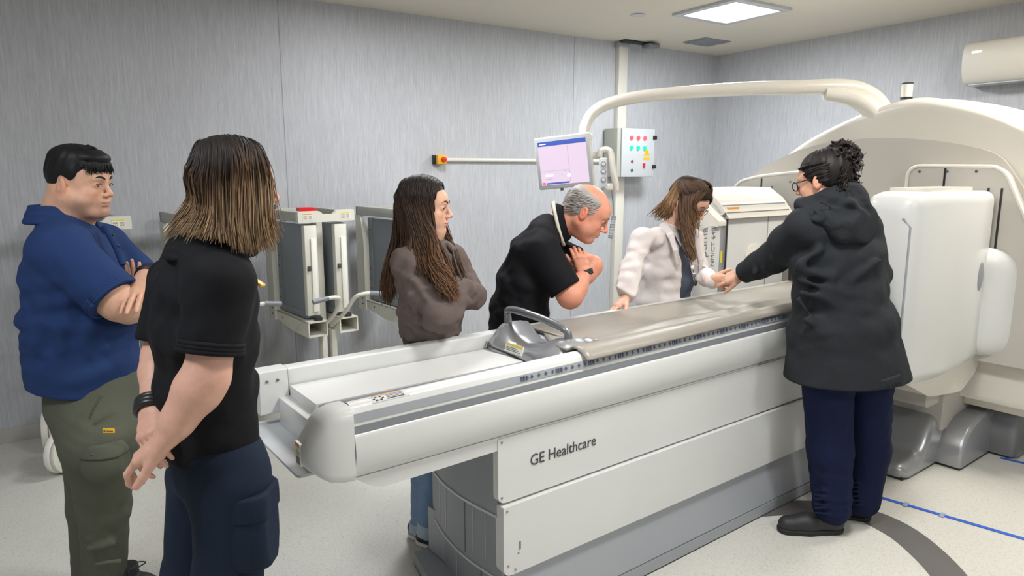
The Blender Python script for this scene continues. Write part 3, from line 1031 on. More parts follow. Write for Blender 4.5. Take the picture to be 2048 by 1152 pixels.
ubox('casing', (-mw, -mh, -.045), (mw, mh, 0), 'cream', e, .010)
ubox('bezel', (-mw + .006, -mh + .006, 0), (mw - .006, mh - .006, .003), 'lightgrey', e, .002)
sw, sh = mw - .024, mh - .026
scr = ubox('screen', (-sw, -sh, .002), (sw, sh, .0042), mat('screen_glow', srgb(120, 112, 125), .3, emit=(srgb(228, 206, 226), .60)), e, 0)
gb = mat('screen_blue', srgb(60, 80, 150), .3, emit=(srgb(62, 84, 160), .55))
ubox('title_bar', (-sw, sh - .026, .004), (sw, sh, .0048), gb, scr, 0)
ubox('status_bar', (-sw + .03, -sh + .004, .004), (sw * .18, -sh + .014, .0048), gb, scr, 0)
ubox('stop_icon', (-sw + .006, -sh + .004, .004), (-sw + .024, -sh + .018, .0048), mat('screen_red', srgb(230, 90, 110), .3, emit=(srgb(235, 90, 110), .6)), scr, 0)
gl = mat('screen_line', srgb(150, 145, 165), .3, emit=(srgb(150, 143, 168), .3))
boxes('screen_line', [((sw * .22, -sh + .01, .004), (sw * .23, sh - .03, .0048)), ((-sw + .004, -.045, .004), (sw * .22, -.0438, .0048)),
                      ((-sw + .03, -sh + .035, .004), (-sw + .07, -sh + .037, .0048)), ((-sw + .03, -sh + .045, .004), (-sw + .07, -sh + .046, .0048)),
                      ((.0, -.052, .004), (.012, -.05, .0048)), ((.022, -.052, .004), (.034, -.05, .0048)), ((-.02, -.072, .004), (-.008, -.070, .0048)),
                      ((.012, -.108, .004), (.018, -.104, .0048)), ((.03, -.108, .004), (.036, -.104, .0048))], gl, scr)
ring_ = mat('screen_white', srgb(240, 236, 245), .3, emit=(srgb(245, 240, 250), .75))
bm = bmesh.new()
bmesh.ops.create_cone(bm, cap_ends=True, segments=24, radius1=.011, radius2=.011, depth=.0008, matrix=Matrix.Translation((.026, -.078, .0046)))
fin('screen_dial', bm, ring_, scr)
ubox('screen_button', (-sw + .03, -sh + .05, .004), (-sw + .075, -sh + .062, .0048), ring_, scr, 0)
ubox('title_text', (-sw + .01, sh - .016, .0046), (-sw + .05, sh - .011, .0052), ring_, scr, 0)
cyl('control_knob', (-.03, -mh - .006, -.012), (0, 1, 0), .010, .014, 'steel', e)
cyl('mounting_boss', (mw - .03, mh - .03, -.06), (0, 0, 1), .03, .04, 'cream', e)

# --- hand control in its holder, arm to the boom, coiled cable
e = empty('hand_control', at(1212, 345, 3.95), 0, 'beige hand control with round keys hooked beside the monitor', 'hand control')
def wl(p):
    return Vector([float(a - b) for a, b in zip(p, at(1212, 345, 3.95))])
o = tube('holder', [wl(at(1199, 314, 3.99)), wl(at(1201, 303, 3.99)), wl(at(1213, 299, 3.99)), wl(at(1222, 308, 3.99)), wl(at(1226, 340, 3.99)), wl(at(1231, 368, 3.99)), wl(at(1232, 382, 3.99))],
         [.018, .018, .018, .018, .018, .02, .016], 'cream', e, 12, 6)
hf = frame(wl(at(1207, 350, 3.93)), _R.tolist(), (-_U * -1 + _R * -.12).tolist())
bm = bmesh.new()
b_box(bm, (-.026, -.088, -.02), (.022, .10, .012), hf)
bd = fin('control_body', bm, 'lightgrey', e, .012, 4)
bm = bmesh.new()
for y in (.06, .018, -.03, -.075):
    bmesh.ops.create_cone(bm, cap_ends=True, segments=20, radius1=.017 if y != -.075 else .009, radius2=.016 if y != -.075 else .008, depth=.006, matrix=hf @ Matrix.Translation((-.002, y + .0, .014)))
fin('round_key', bm, 'stripe', bd)
bm = bmesh.new()
for y in (.06, .018, -.03):
    bmesh.ops.create_cone(bm, cap_ends=True, segments=16, radius1=.010, radius2=.009, depth=.003, matrix=hf @ Matrix.Translation((-.002, y, .018)))
fin('key_cap', bm, 'lightgrey', bd)
bm = bmesh.new()
for x in (-.016, -.002, .012):
    b_box(bm, (x - .003, .037, .012), (x + .003, .041, .0145), hf)
fin('small_key', bm, 'stripe', bd)
bm = bmesh.new()
b_box(bm, (-.004, -.086, -.03), (.055, -.045, -.005), hf)
fin('cable_boot', bm, 'cream', e, .008, 3)
tube('support_arm', [wl(at(1172, 310, 4.03)), wl(at(1205, 312, 4.02))], .020, 'cream', e, 16)
a0, a1 = wl(at(1222, 372, 3.96)), wl(at(1226, 436, 3.96))
tube('cable', [a0, wl(at(1226, 400, 3.96)), wl(at(1227, 434, 3.96))], .004, 'stripe', e, 8, 6)
coil = []
b0, b1 = wl(at(1228, 432, 3.96)), wl(at(1221, 476, 3.95))
ax = (b1 - b0).normalized()
n1 = Vector(_R.tolist()) - ax * Vector(_R.tolist()).dot(ax)
n1.normalize()
n2 = ax.cross(n1)
for i in range(14 * 12 + 1):
    t = i / (14 * 12)
    a = i / 12 * 2 * PI
    coil.append(b0.lerp(b1, t) + n1 * (.012 * math.cos(a)) + n2 * (.012 * math.sin(a)))
tube('coiled_cable', coil, .0035, 'midgrey', e, 6)

# --- small black tool standing on the mat by the coat woman
e = empty('table_clip', tw(1.459, 0.526, .962), TA, 'small black clip standing up from the mat next to the coat sleeve', 'clip')
prism('blade', rnd([(-.012, .0), (-.022, .10), (-.004, .105), (.014, .0)], .006), -.008, .008, 'uz', 'black', e, .002)
# ------------------------------------------------------------------ collimator carts along the back wall
def make_cart(label, X, Y=4.18):
    e = empty('collimator_cart', (X, Y, 0), math.radians(7), label, 'equipment cart', 'grey and cream carts lined up along the wall')
    bm = bmesh.new()
    for x in (0, .32):
        b_box(bm, (x, .02, 1.30), (x + .03, .57, 1.362))
    b_box(bm, (0, .54, 1.30), (.35, .57, 1.36))
    fin('top_frame', bm, 'puttydark', e, .004)
    fp = prism('front_plate', rnd([(-.01, 1.296), (-.01, 1.366), (.13, 1.366), (.155, 1.345), (.225, 1.345), (.25, 1.37), (.365, 1.37), (.365, 1.30)], [.008] * 8, 3), -.012, .022, 'xz' if False else 'uz', 'putty', e, .003)
    for x0, hd in ((.02, 'labelo'), (.27, 'labely')):
        w_ = .065
        box('warning_label', (x0, -.0135, 1.312), (x0 + w_, -.0118, 1.353), 'label', fp, 0)
        box('label_header', (x0 + .002, -.0142, 1.346), (x0 + w_ - .002, -.013, 1.352), hd, fp, 0)
        boxes('label_print', [((x0 + .004, -.0142, 1.318 + .006 * i), (x0 + .028, -.013, 1.320 + .006 * i)) for i in range(4)] +
              [((x0 + .036, -.0142, 1.318 + .006 * i), (x0 + .060, -.013, 1.320 + .006 * i)) for i in range(4)], 'ink', fp)
    for x in (-.004, .324):
        b = prism('side_bracket', [(x, 0)] and rnd([(.50, 1.30), (.57, 1.30), (.57, .62), (.46, .62), (.46, 1.12)][::1], [.0, .0, .01, .01, .06], 4), x, x + .034, 'vz', 'putty', e, .003)
        for z in (.66, .70):
            cyl('bolt', (x - .001, .50, z), (1, 0, 0), .006, .005, 'ink', b, 8)
    for sx, x0 in ((1, .035), (-1, .235)):
        c = box('collimator', (x0, .04, .70), (x0 + .08, .445, 1.285), 'collimator', e, .004)
        boxes('collimator_frame', [((x0 - .004, .40, .70), (x0 + .084, .455, 1.285)), ((x0 - .003, .03, .695), (x0 + .083, .455, .735))], 'stripe', e, .004)
        for i in range(7):
            cyl('bolt', (x0 - .005 if sx > 0 else x0 + .085, .43, .78 + .07 * i), (1, 0, 0), .005, .004, 'ink', c, 8)
        f = box('front_edge', (x0 - .008, -.005, .715), (x0 + .075, .04, 1.28), 'putty', e, .006)
        box('edge_rib', (x0 + .028, -.016, .74), (x0 + .062, -.004, 1.20), 'label', f, .004)
        box('latch', (x0 + .002, -.018, 1.00), (x0 + .022, -.004, 1.03), 'ink', f, .003)
        cyl('foot_clamp', (x0 + .05, -.02, .695), (0, 1, 0), .022, .04, 'dark', f, 16, .004)
    box('centre_post', (.155, .10, .60), (.195, .15, 1.30), 'putty', e, .004)
    for x0 in (.005, .215):
        bm = bmesh.new()
        b_prism(bm, [(-.04, .60), (-.04, .605), (.55, .675), (.55, .68), (-.04, .68)][:0] or [(-.05, .595), (.20, .60), (.55, .655), (.55, .69), (-.05, .685)], x0 + .12, x0 + .128, 'vz')
        b_prism(bm, [(-.05, .595), (.20, .60), (.55, .655), (.55, .69), (-.05, .685)], x0, x0 + .008, 'vz')
        b_prism(bm, [(-.05, .685), (.55, .69), (.55, .682), (-.05, .677)], x0, x0 + .128, 'vz')
        b_prism(bm, [(-.05, .595), (.20, .60), (.55, .655), (.55, .648), (.20, .592), (-.05, .587)], x0, x0 + .128, 'vz')
        b = fin('bottom_beam', bm, 'putty', e, 0)
        cyl('bolt', (x0 - .001, .35, .655), (1, 0, 0), .006, .004, 'ink', b, 8)
    box('leg', (.125, .02, .12), (.16, .09, .60), 'putty', e, .004)
    box('leg', (.19, .02, .12), (.225, .09, .60), 'putty', e, .004)
    box('leg_panel', (.16, .06, .14), (.19, .08, .60), 'stripe', e, 0)
    tube('leg_brace', [(.175, .04, .40), (.21, -.05, .10)], .010, 'putty', e, 8)
    for sx in (-1, 1):
        cxh = .175 + sx * .03
        tube('handle_arm', [(cxh, .05, .62), (cxh + sx * .005, -.14, .74), (cxh + sx * .02, -.24, .84), (cxh + sx * .05, -.27, .865), (cxh + sx * .11, -.275, .868)], .012, 'putty', e, 12, 6)
        tube('grip', [(cxh + sx * .105, -.275, .868), (cxh + sx * .20, -.275, .855)], .015, 'stripe', e, 14)
    box('base', (.03, .0, .10), (.32, .50, .15), 'putty', e, .01)
    for (x, y, a) in ((.0, .06, .75), (.35, .06, -.5), (.0, .46, .2), (.35, .46, .9)):
        ax = (math.cos(a), -math.sin(a), 0)
        wl_ = cyl('wheel', (x - .08 * math.cos(a) * (1 if x < .1 else -1), y + .02, .116), ax, .115, .035, 'label', e, 40, .008)
        cyl('wheel_rim', (x - .08 * math.cos(a) * (1 if x < .1 else -1) + .03 * ax[0], y + .02 + .03 * ax[1], .116), ax, .113, .02, 'putty', wl_, 40, .006)
        for s_ in (-1, 1):
            cyl('hub', (x - .08 * math.cos(a) * (1 if x < .1 else -1) + s_ * .02 * ax[0], y + .02 + s_ * .02 * ax[1], .116), ax, .022, .012, 'stripe', wl_, 12, .002)
        box('fork', (min(x, .175 if x < .1 else .2) - .02, y - .03, .12), (max(x, .1 if x < .1 else .36), y + .05, .22), 'putty', e, .012)
    return e


make_cart('leftmost of the carts by the wall, partly behind the man in the blue polo', -.06)
make_cart('cart mostly hidden behind the long-haired man, second from the left', .565)
r = make_cart('cart in full view between the long-haired man and the woman in brown', 1.19)
make_cart('cart behind the woman in the brown sweatshirt, the rightmost one', 1.83)
o = prism('red_wedge', rnd([(0, 0), (.0, .022), (.09, .022), (.10, .012), (.115, .012), (.115, 0)], .003, 2), -.02, .05, 'uz', 'red', None, .002)
o.location = (1.225, 4.30, 1.3622)
tag(o, 'small red plastic piece lying on top of the cart left of the woman in brown', 'plastic piece')
# ------------------------------------------------------------------ soft-body modelling: blended distance fields, meshed by surface nets
class Field:
    def __init__(s, lo, hi, h):
        s.h = h
        s.lo = np.array(lo, float)
        n = np.ceil((np.array(hi, float) - s.lo) / h).astype(int) + 1
        s.n = n
        s.v = np.full(n, 0.06, np.float32)
        s.ax = [s.lo[i] + h * np.arange(n[i]) for i in range(3)]

    def sub_(s, lo, hi):
        a = np.clip(np.floor((np.array(lo) - s.lo) / s.h).astype(int), 0, s.n)
        b = np.clip(np.ceil((np.array(hi) - s.lo) / s.h).astype(int) + 1, 0, s.n)
        if np.any(b <= a):
            return None, None
        sl = tuple(slice(a[i], b[i]) for i in range(3))
        g = np.stack(np.meshgrid(*[s.ax[i][sl[i]] for i in range(3)], indexing='ij'), -1)
        return sl, g

    def comb(s, sl, d, k, mode):
        o = s.v[sl]
        if mode == 'add':
            if k <= 0:
                s.v[sl] = np.minimum(o, d)
            else:
                hh = np.clip(0.5 + 0.5 * (d - o) / k, 0, 1)
                # o>=0.06 means empty space: no blending against it
                s.v[sl] = np.where(o > 0.0599, np.minimum(d, 0.06), o * hh + d * (1 - hh) - k * hh * (1 - hh))
        elif mode == 'sub':
            if k <= 0:
                s.v[sl] = np.maximum(o, -d)
            else:
                hh = np.clip(0.5 - 0.5 * (o + d) / k, 0, 1)
                s.v[sl] = o * (1 - hh) - d * hh + k * hh * (1 - hh)
        elif mode == 'int':
            s.v[sl] = np.maximum(o, d)

    def cone(s, a, b, ra, rb, k=0.01, mode='add'):
        a, b = np.array(a, float), np.array(b, float)
        m = max(ra, rb) + 0.062 + k
        sl, g = s.sub_(np.minimum(a, b) - m, np.maximum(a, b) + m)
        if sl is None:
            return s
        ab = b - a
        L2 = ab @ ab + 1e-12
        t = np.clip(((g - a) @ ab) / L2, 0, 1)
        d = np.linalg.norm(g - a - t[..., None] * ab, axis=-1) - (ra + (rb - ra) * t)
        s.comb(sl, d.astype(np.float32), k, mode)
        return s

    def chain(s, pts, rs, k=0.01, mode='add'):
        for i in range(len(pts) - 1):
            s.cone(pts[i], pts[i + 1], rs[i], rs[i + 1], k, mode)
        return s

    def ell(s, c, r, k=0.01, mode='add', R=None):
        """ellipsoid; R: 3x3 with rows = local axes"""
        c, r = np.array(c, float), np.array(r, float)
        m = r.max() + 0.062 + k
        sl, g = s.sub_(c - m, c + m)
        if sl is None:
            return s
        p = g - c
        if R is not None:
            p = p @ np.asarray(R).T
        k0 = np.linalg.norm(p / r, axis=-1)
        k1 = np.linalg.norm(p / (r * r), axis=-1) + 1e-9
        s.comb(sl, np.where(k0 < 1e-6, -r.min(), k0 * (k0 - 1) / k1).astype(np.float32), k, mode)
        return s

    def etube(s, a, b, A, B, side, k=0.02, mode='add', cap=(True, True)):
        """elliptic tube a->b, half sizes A=(rx,ry), B=(rx,ry); rx along 'side'. cap False = flat end"""
        a, b, side = np.array(a, float), np.array(b, float), np.array(side, float)
        m = max(*A, *B) + 0.065 + k
        sl, g = s.sub_(np.minimum(a, b) - m, np.maximum(a, b) + m)
        if sl is None:
            return s
        ab = b - a
        L = np.linalg.norm(ab)
        w_ = ab / L
        x = side - w_ * (side @ w_)
        x /= np.linalg.norm(x)
        y = np.cross(w_, x)
        p = g - a
        z = p @ w_
        t = np.clip(z / L, 0, 1)
        rx = A[0] + (B[0] - A[0]) * t
        ry = A[1] + (B[1] - A[1]) * t
        px, py = p @ x, p @ y
        zz = z - t * L
        rz = np.minimum(rx, ry) * 0.6
        if not cap[0]:
            rz = np.where(z < 0, 1e3, rz)
        if not cap[1]:
            rz = np.where(z > L, 1e3, rz)
        k0 = np.sqrt((px / rx) ** 2 + (py / ry) ** 2 + (zz / rz) ** 2)
        k1 = np.sqrt((px / rx ** 2) ** 2 + (py / ry ** 2) ** 2 + (zz / rz ** 2) ** 2) + 1e-9
        d = k0 * (k0 - 1) / k1
        if not cap[0]:
            d = np.maximum(d, -z)
        if not cap[1]:
            d = np.maximum(d, z - L)
        s.comb(sl, d.astype(np.float32), k, mode)
        return s

    def torso(s, secs, k=0.03, mode='add'):
        """secs: list of (centre, rx, ry, side)"""
        for (c0, x0, y0, s0), (c1, x1, y1, s1) in zip(secs, secs[1:]):
            s.etube(c0, c1, (x0, y0), (x1, y1), (np.array(s0) + np.array(s1)) / 2, k, mode)
        return s

    def plane(s, p, n, box_=None, k=0):
        """keep the side against the normal"""
        sl, g = s.sub_(*(box_ if box_ else (s.lo, s.lo + s.h * s.n)))
        if sl is None:
            return s
        n = np.array(n, float)
        n /= np.linalg.norm(n)
        d = ((g - np.array(p)) @ n).astype(np.float32)
        s.v[sl] = np.maximum(s.v[sl], d)
        return s

    def wrinkle(s, fn, amp):
        """displace the field by a function of position near the surface"""
        idx = np.abs(s.v) < 0.03
        g = np.stack(np.nonzero(idx), -1) * s.h + s.lo
        s.v[idx] += (.55 * amp * fn(g)).astype(np.float32)
        return s

    def mesh(s):
        v = s.v.copy()
        for ax in range(3):  # close at the grid border
            i0 = [slice(None)] * 3
            i0[ax] = 0
            v[tuple(i0)] = 0.01
            i0[ax] = -1
            v[tuple(i0)] = 0.01
        neg = v < 0
        cnt = np.zeros(np.array(v.shape) - 1, np.int8)
        for dx in (0, 1):
            for dy in (0, 1):
                for dz in (0, 1):
                    cnt += neg[dx:v.shape[0] - 1 + dx, dy:v.shape[1] - 1 + dy, dz:v.shape[2] - 1 + dz]
        act = (cnt > 0) & (cnt < 8)
        ids = np.full(act.shape, -1, np.int64)
        I = np.stack(np.nonzero(act), -1)
        ids[act] = np.arange(len(I))
        acc = np.zeros((len(I), 3))
        num = np.zeros(len(I))
        cs = [(x, y, z) for x in (0, 1) for y in (0, 1) for z in (0, 1)]
        val = {c: v[I[:, 0] + c[0], I[:, 1] + c[1], I[:, 2] + c[2]] for c in cs}
        for c in cs:
            for ax in range(3):
                if c[ax] == 0:
                    d = list(c)
                    d[ax] = 1
                    d = tuple(d)
                    va, vb = val[c], val[d]
                    cr = (va < 0) != (vb < 0)
                    t = np.where(cr, va / np.where(cr, va - vb, 1), 0)
                    p = np.tile(np.array(c, float), (len(I), 1))
                    p[:, ax] += t
                    acc += p * cr[:, None]
                    num += cr
        P = (I + acc / num[:, None]) * s.h + s.lo
        faces = []
        for ax in range(3):
            o1, o2 = (ax + 1) % 3, (ax + 2) % 3
            sl0 = [slice(None)] * 3
            sl1 = [slice(None)] * 3
            sl0[ax] = slice(0, -1)
            sl1[ax] = slice(1, None)
            A, B = neg[tuple(sl0)], neg[tuple(sl1)]
            E = np.stack(np.nonzero(A != B), -1)
            ok = (E[:, o1] > 0) & (E[:, o2] > 0) & (E[:, o1] < v.shape[o1] - 1) & (E[:, o2] < v.shape[o2] - 1)
            E = E[ok]

            def cid(a1, a2):
                q = E.copy()
                q[:, o1] -= a1
                q[:, o2] -= a2
                return ids[q[:, 0], q[:, 1], q[:, 2]]
            q = np.stack([cid(1, 1), cid(0, 1), cid(0, 0), cid(1, 0)], -1)
            fl = A[E[:, 0], E[:, 1], E[:, 2]]
            q[~fl] = q[~fl][:, ::-1]
            faces.append(q)
        F_ = np.concatenate(faces)
        F_ = F_[(F_ >= 0).all(1)]
        # light relaxation removes the stair steps
        e = np.concatenate([F_[:, [0, 1]], F_[:, [1, 2]], F_[:, [2, 3]], F_[:, [3, 0]]])
        for lam in (.5, .5):
            sm = np.zeros_like(P)
            c = np.zeros(len(P))
            for q in (0, 1):
                for ax in range(3):
                    sm[:, ax] += np.bincount(e[:, q], P[e[:, 1 - q], ax], len(P))
                c += np.bincount(e[:, q], minlength=len(P))
            P = P + lam * (sm / np.maximum(c, 1)[:, None] - P)
        return P, F_


def join_meshes(parts):
    V, Fq, off = [], [], 0
    for P, F_ in parts:
        V.append(P)
        Fq.append(F_ + off)
        off += len(P)
    return np.concatenate(V), np.concatenate(Fq)


def fobj(name, parts, m, parent, col=None):
    if isinstance(parts, tuple):
        parts = [parts]
    V, Fq = join_meshes(parts)
    me = mesh_from(name, V, Fq, col(V) if col else None)
    return new_obj(name, me, m, parent)


def nrm(a):
    a = np.array(a, float)
    return a / np.linalg.norm(a)


def basis(fwd, up):
    f = nrm(fwd)
    r = nrm(np.cross(f, up))
    return np.array([r, f, np.cross(r, f)])  # rows: right, forward, up


def folds(seed, n, lo, hi, wl=.05):
    """sum of a few oriented soft ripples, for cloth"""
    rr = np.random.RandomState(seed)
    ps = []
    for i in range(n):
        d = nrm(rr.normal(size=3) * np.array([1, 1, 1.3]))
        ps.append((d, rr.uniform(.9, 2.0) * wl, rr.uniform(0, 6.28), rr.uniform(lo, hi, 3), rr.uniform(.05, .14)))

    def fn(g):
        o = np.zeros(len(g))
        for d, w_, ph, c, sg in ps:
            gg = g - c
            wob = .012 * np.sin(gg[:, 2] * 25 + ph) + .012 * np.sin(gg[:, 0] * 19 + 2 * ph)
            x = np.sin((gg @ d + wob) / w_ * 6.28 + ph)
            o += np.exp(-(gg ** 2).sum(1) / (2 * sg * sg)) * (np.abs(x) ** 1.5 * np.sign(x))
        return o
    return fn


SKIN = {}


def skin(name, base):
    m = mat(name, base, .48, spec=.4, sub=.12, attr='tint', noise=((60, 60, 60), .05, 3), bump=((220, 220, 220), .12, .002, 2))
    return m


def cloth(name, col, sc=500, rough=.9, bumpd=.004, amt=.10):
    return mat(name, col, rough, spec=.15, noise=((sc, sc, sc), amt, 2), bump=((16, 16, 9), .5, bumpd * 1.8, 3))


# ---- head -------------------------------------------------------------
def head_field(c, Bz, neck, S=1.0, h=.0028, fem=False, ear=True, fat=0.0, nose=1.0, brow=1.0, beard=0.0, neckr=.058, mouth_open=False):
    """c: centre between the ears; Bz rows right/forward/up; neck: base point of the neck"""
    c = np.array(c, float)
    W = lambda x, y, z: c + S * (Bz[0] * x + Bz[1] * y + Bz[2] * z)
    lo = np.minimum(c - .155 * S, np.array(neck) - .08)
    hi = np.maximum(c + .155 * S, np.array(neck) + .08)
    f = Field(lo, hi, h)
    s_ = S
    E = lambda p, r, k, mode='add', Rm=None: f.ell(W(*p), np.array(r) * s_, k * s_, mode, Bz if Rm is None else Rm)
    Cn = lambda a, b, ra, rb, k, mode='add': f.cone(W(*a), W(*b), ra * s_, rb * s_, k * s_, mode)
    E((0, -.014, .030), (.074, .097, .086), .02)
    E((0, .022, -.020), (.062 + fat * .004, .066, .082), .03)
    E((0, .052, .030), (.056, .042, .045), .02)          # forehead
    for sx in (-1, 1):
        Cn((sx * (.052 + fat * .006), -.008, -.050), (sx * (.026 + fat * .006), .062, -.096), .022 + fat * .006, .016 + fat * .004, .03)   # jaw
        E((sx * .040, .056, -.030), (.020 + fat * .004, .022, .018), .022)    # cheekbone
        E((sx * (.040 + fat * .006), .038, -.058), (.022 + fat * .010, .034, .026), .022)   # cheek
        Cn((sx * .014, .087, .021), (sx * .042, .074, .022), .0085 * brow, .008 * brow, .012)  # brow ridge
    E((0, .070, -.062), (.030, .024, .030), .022)          # muzzle
    E((0, .070, -.097), (.019 + fat * .006, .018, .016), .018)        # chin
    if fat > 0:
        E((0, .022, -.098), (.045, .045, .022), .03)
    for sx in (-1, 1):
        E((sx * .031, .099, .0), (.019, .016, .013), .014, 'sub')   # socket
        E((sx * .031, .0755, .0005), (.0155, .0135, .0125), .004)    # lids
        E((sx * .031, .0905, -.0015), (.0138, .0075, .0054), .0015, 'sub')
    # nose
    n = nose
    Cn((0, .088, .012), (0, .088 + .020 * n, -.026), .0070, .0085, .010)
    E((0, .088 + .020 * n, -.031), (.0105, .0105, .009), .008)
    for sx in (-1, 1):
        E((sx * .0115, .094 + .004 * n, -.035), (.0075, .010, .0075), .006)
        E((sx * .006, .100 + .006 * n, -.042), (.0035, .006, .003), .003, 'sub')
    # lips
    E((0, .0905, -.0595), (.022, .0085, .0055), .006)
    E((0, .0890, -.0700), (.019, .0085, .0065), .006)
    Cn((-.022, .092, -.0645), (.022, .092, -.0645), .0016, .0016, .003, 'sub')
    Cn((-.008, .1, -.0642), (.008, .1, -.0642), .003 if mouth_open else .002, .003 if mouth_open else .002, .003, 'sub')
    E((0, .096, -.081), (.018, .008, .005), .008, 'sub')
    # ears
    for sx in (-1, 1) if ear else ():
        er = basis(Bz[1] * -.35 + Bz[0] * sx * .94, Bz[2] - Bz[1] * .18)
        # er rows: right, forward(outward), up
        ec_ = W(sx * .080, -.012, -.006)
        f.ell(ec_, np.array([.0180, .0115, .032]) * s_, .005, 'add', er)
        f.ell(ec_ + er[1] * .0125 * s_ + er[2] * .003 * s_ + er[0] * 0, np.array([.0120, .0085, .023]) * s_, .003, 'sub', er)
        f.ell(ec_ + er[1] * .0035 * s_ + er[2] * -.001 * s_, np.array([.005, .0050, .012]) * s_, .004, 'add', er)
        f.ell(W(sx * .076, .004, -.010), np.array([.005, .006, .007]) * s_, .004, 'sub')
    # neck
    nb = np.array(neck, float)
    f.etube(W(0, -.030, -.045), nb, (neckr * .93 * s_, neckr * s_), (neckr * 1.12 * s_, neckr * 1.12 * s_), Bz[0], .03)
    return f, W


def face_tint(c, Bz, S, base, lip, stub=0.0, stubc=(.12, .09, .08), red=.0, fade=None):
    def fn(V):
        p = (V - c) @ Bz.T / S
        col = np.tile(np.array(base, float), (len(V), 1))
        # natural colour of lips, cheeks, ears, stubble
        m_ = np.exp(-(((p[:, 0]) / .021) ** 4 + ((p[:, 2] + .065) / .0095) ** 4)) * (p[:, 1] > .075)
        col = col * (1 - m_[:, None] * .8) + np.array(lip) * m_[:, None] * .8
        e_ = np.clip((np.abs(p[:, 0]) - .072) / .008, 0, 1) * (np.abs(p[:, 2]) < .05) * (p[:, 1] < .02)
        ck = np.exp(-(((np.abs(p[:, 0]) - .042) / .022) ** 2 + ((p[:, 2] + .035) / .02) ** 2)) * (p[:, 1] > .03) + \
            np.exp(-((p[:, 0] / .012) ** 2 + ((p[:, 2] + .03) / .012) ** 2)) * (p[:, 1] > .09)
        rd = np.array(base) * np.array([1.08, .72, .66])
        w_ = np.clip((e_ * .6 + ck * .5) * (.5 + red), 0, 1)[:, None]
        col = col * (1 - w_) + rd * w_
        if stub:
            s1 = np.clip((-.045 - p[:, 2]) / .02, 0, 1) * np.clip((p[:, 1] - .0) / .03, 0, 1) * np.clip((p[:, 2] + .125) / .01, 0, 1) * (1 - m_)
            w_ = (s1 * stub)[:, None]
            col = col * (1 - w_) + np.array(stubc) * w_
        if fade is not None:
            w_ = fade(p)[:, None]
            col = col * (1 - w_) + np.array(stubc) * w_
        return col
    return fn


EYE = {}


def eyes(W, Bz, S, parent, iris=(.05, .028, .015), look=(0, -.3)):
    if 'w' not in EYE:
        EYE['w'] = mat('eye_white', srgb(205, 195, 190), .25, spec=.6)
        EYE['i'] = mat('eye_iris', iris, .15, spec=.7)
        EYE['l'] = mat('lashes', (.02, .014, .012), .6)
    for sx in (-1, 1):
        c = W(sx * .031, .0745, 0)
        o = ball('eye', c, .0118 * S, EYE['w'], parent, 20)
        d = nrm(Bz[1] + Bz[2] * look[1] + Bz[0] * look[0])
        ball('iris', c + d * .0078 * S, .0058 * S, EYE['i'], o, 14)
        pts = [W(sx * .031 + x, .0915 - 20 * x * x, .0008 + .0056 * (1 - (x / .0145) ** 2)) for x in np.linspace(-.0145, .0145, 9)]
        V, Fq, _ = tubes_mesh([(np.array(pts), np.full(9, .0013) * S)], 6)
        new_obj('eyelashes', mesh_from('eyelashes', V, Fq), EYE['l'], o)


def brow_strip(W, Bz, S, m, parent, th=.0034, arch=.004, lift=0, inner=.012):
    P = []
    for sx in (-1, 1):
        pts = [W(sx * x, y, z + lift) for x, y, z in ((inner, .0975, .0215), (.022, .0965, .0255 + arch * .5), (.034, .0915, .0262 + arch), (.048, .0790, .0215 + arch * .2))]
        P.append((spline(pts, 4), np.interp(np.linspace(0, 1, 13), [0, .15, .5, 1], [th * .7, th, th * .9, th * .35]) * S))
    V, Fq, _ = tubes_mesh(P, 8)
    return new_obj('eyebrow', mesh_from('eyebrow', V, Fq), m, parent)


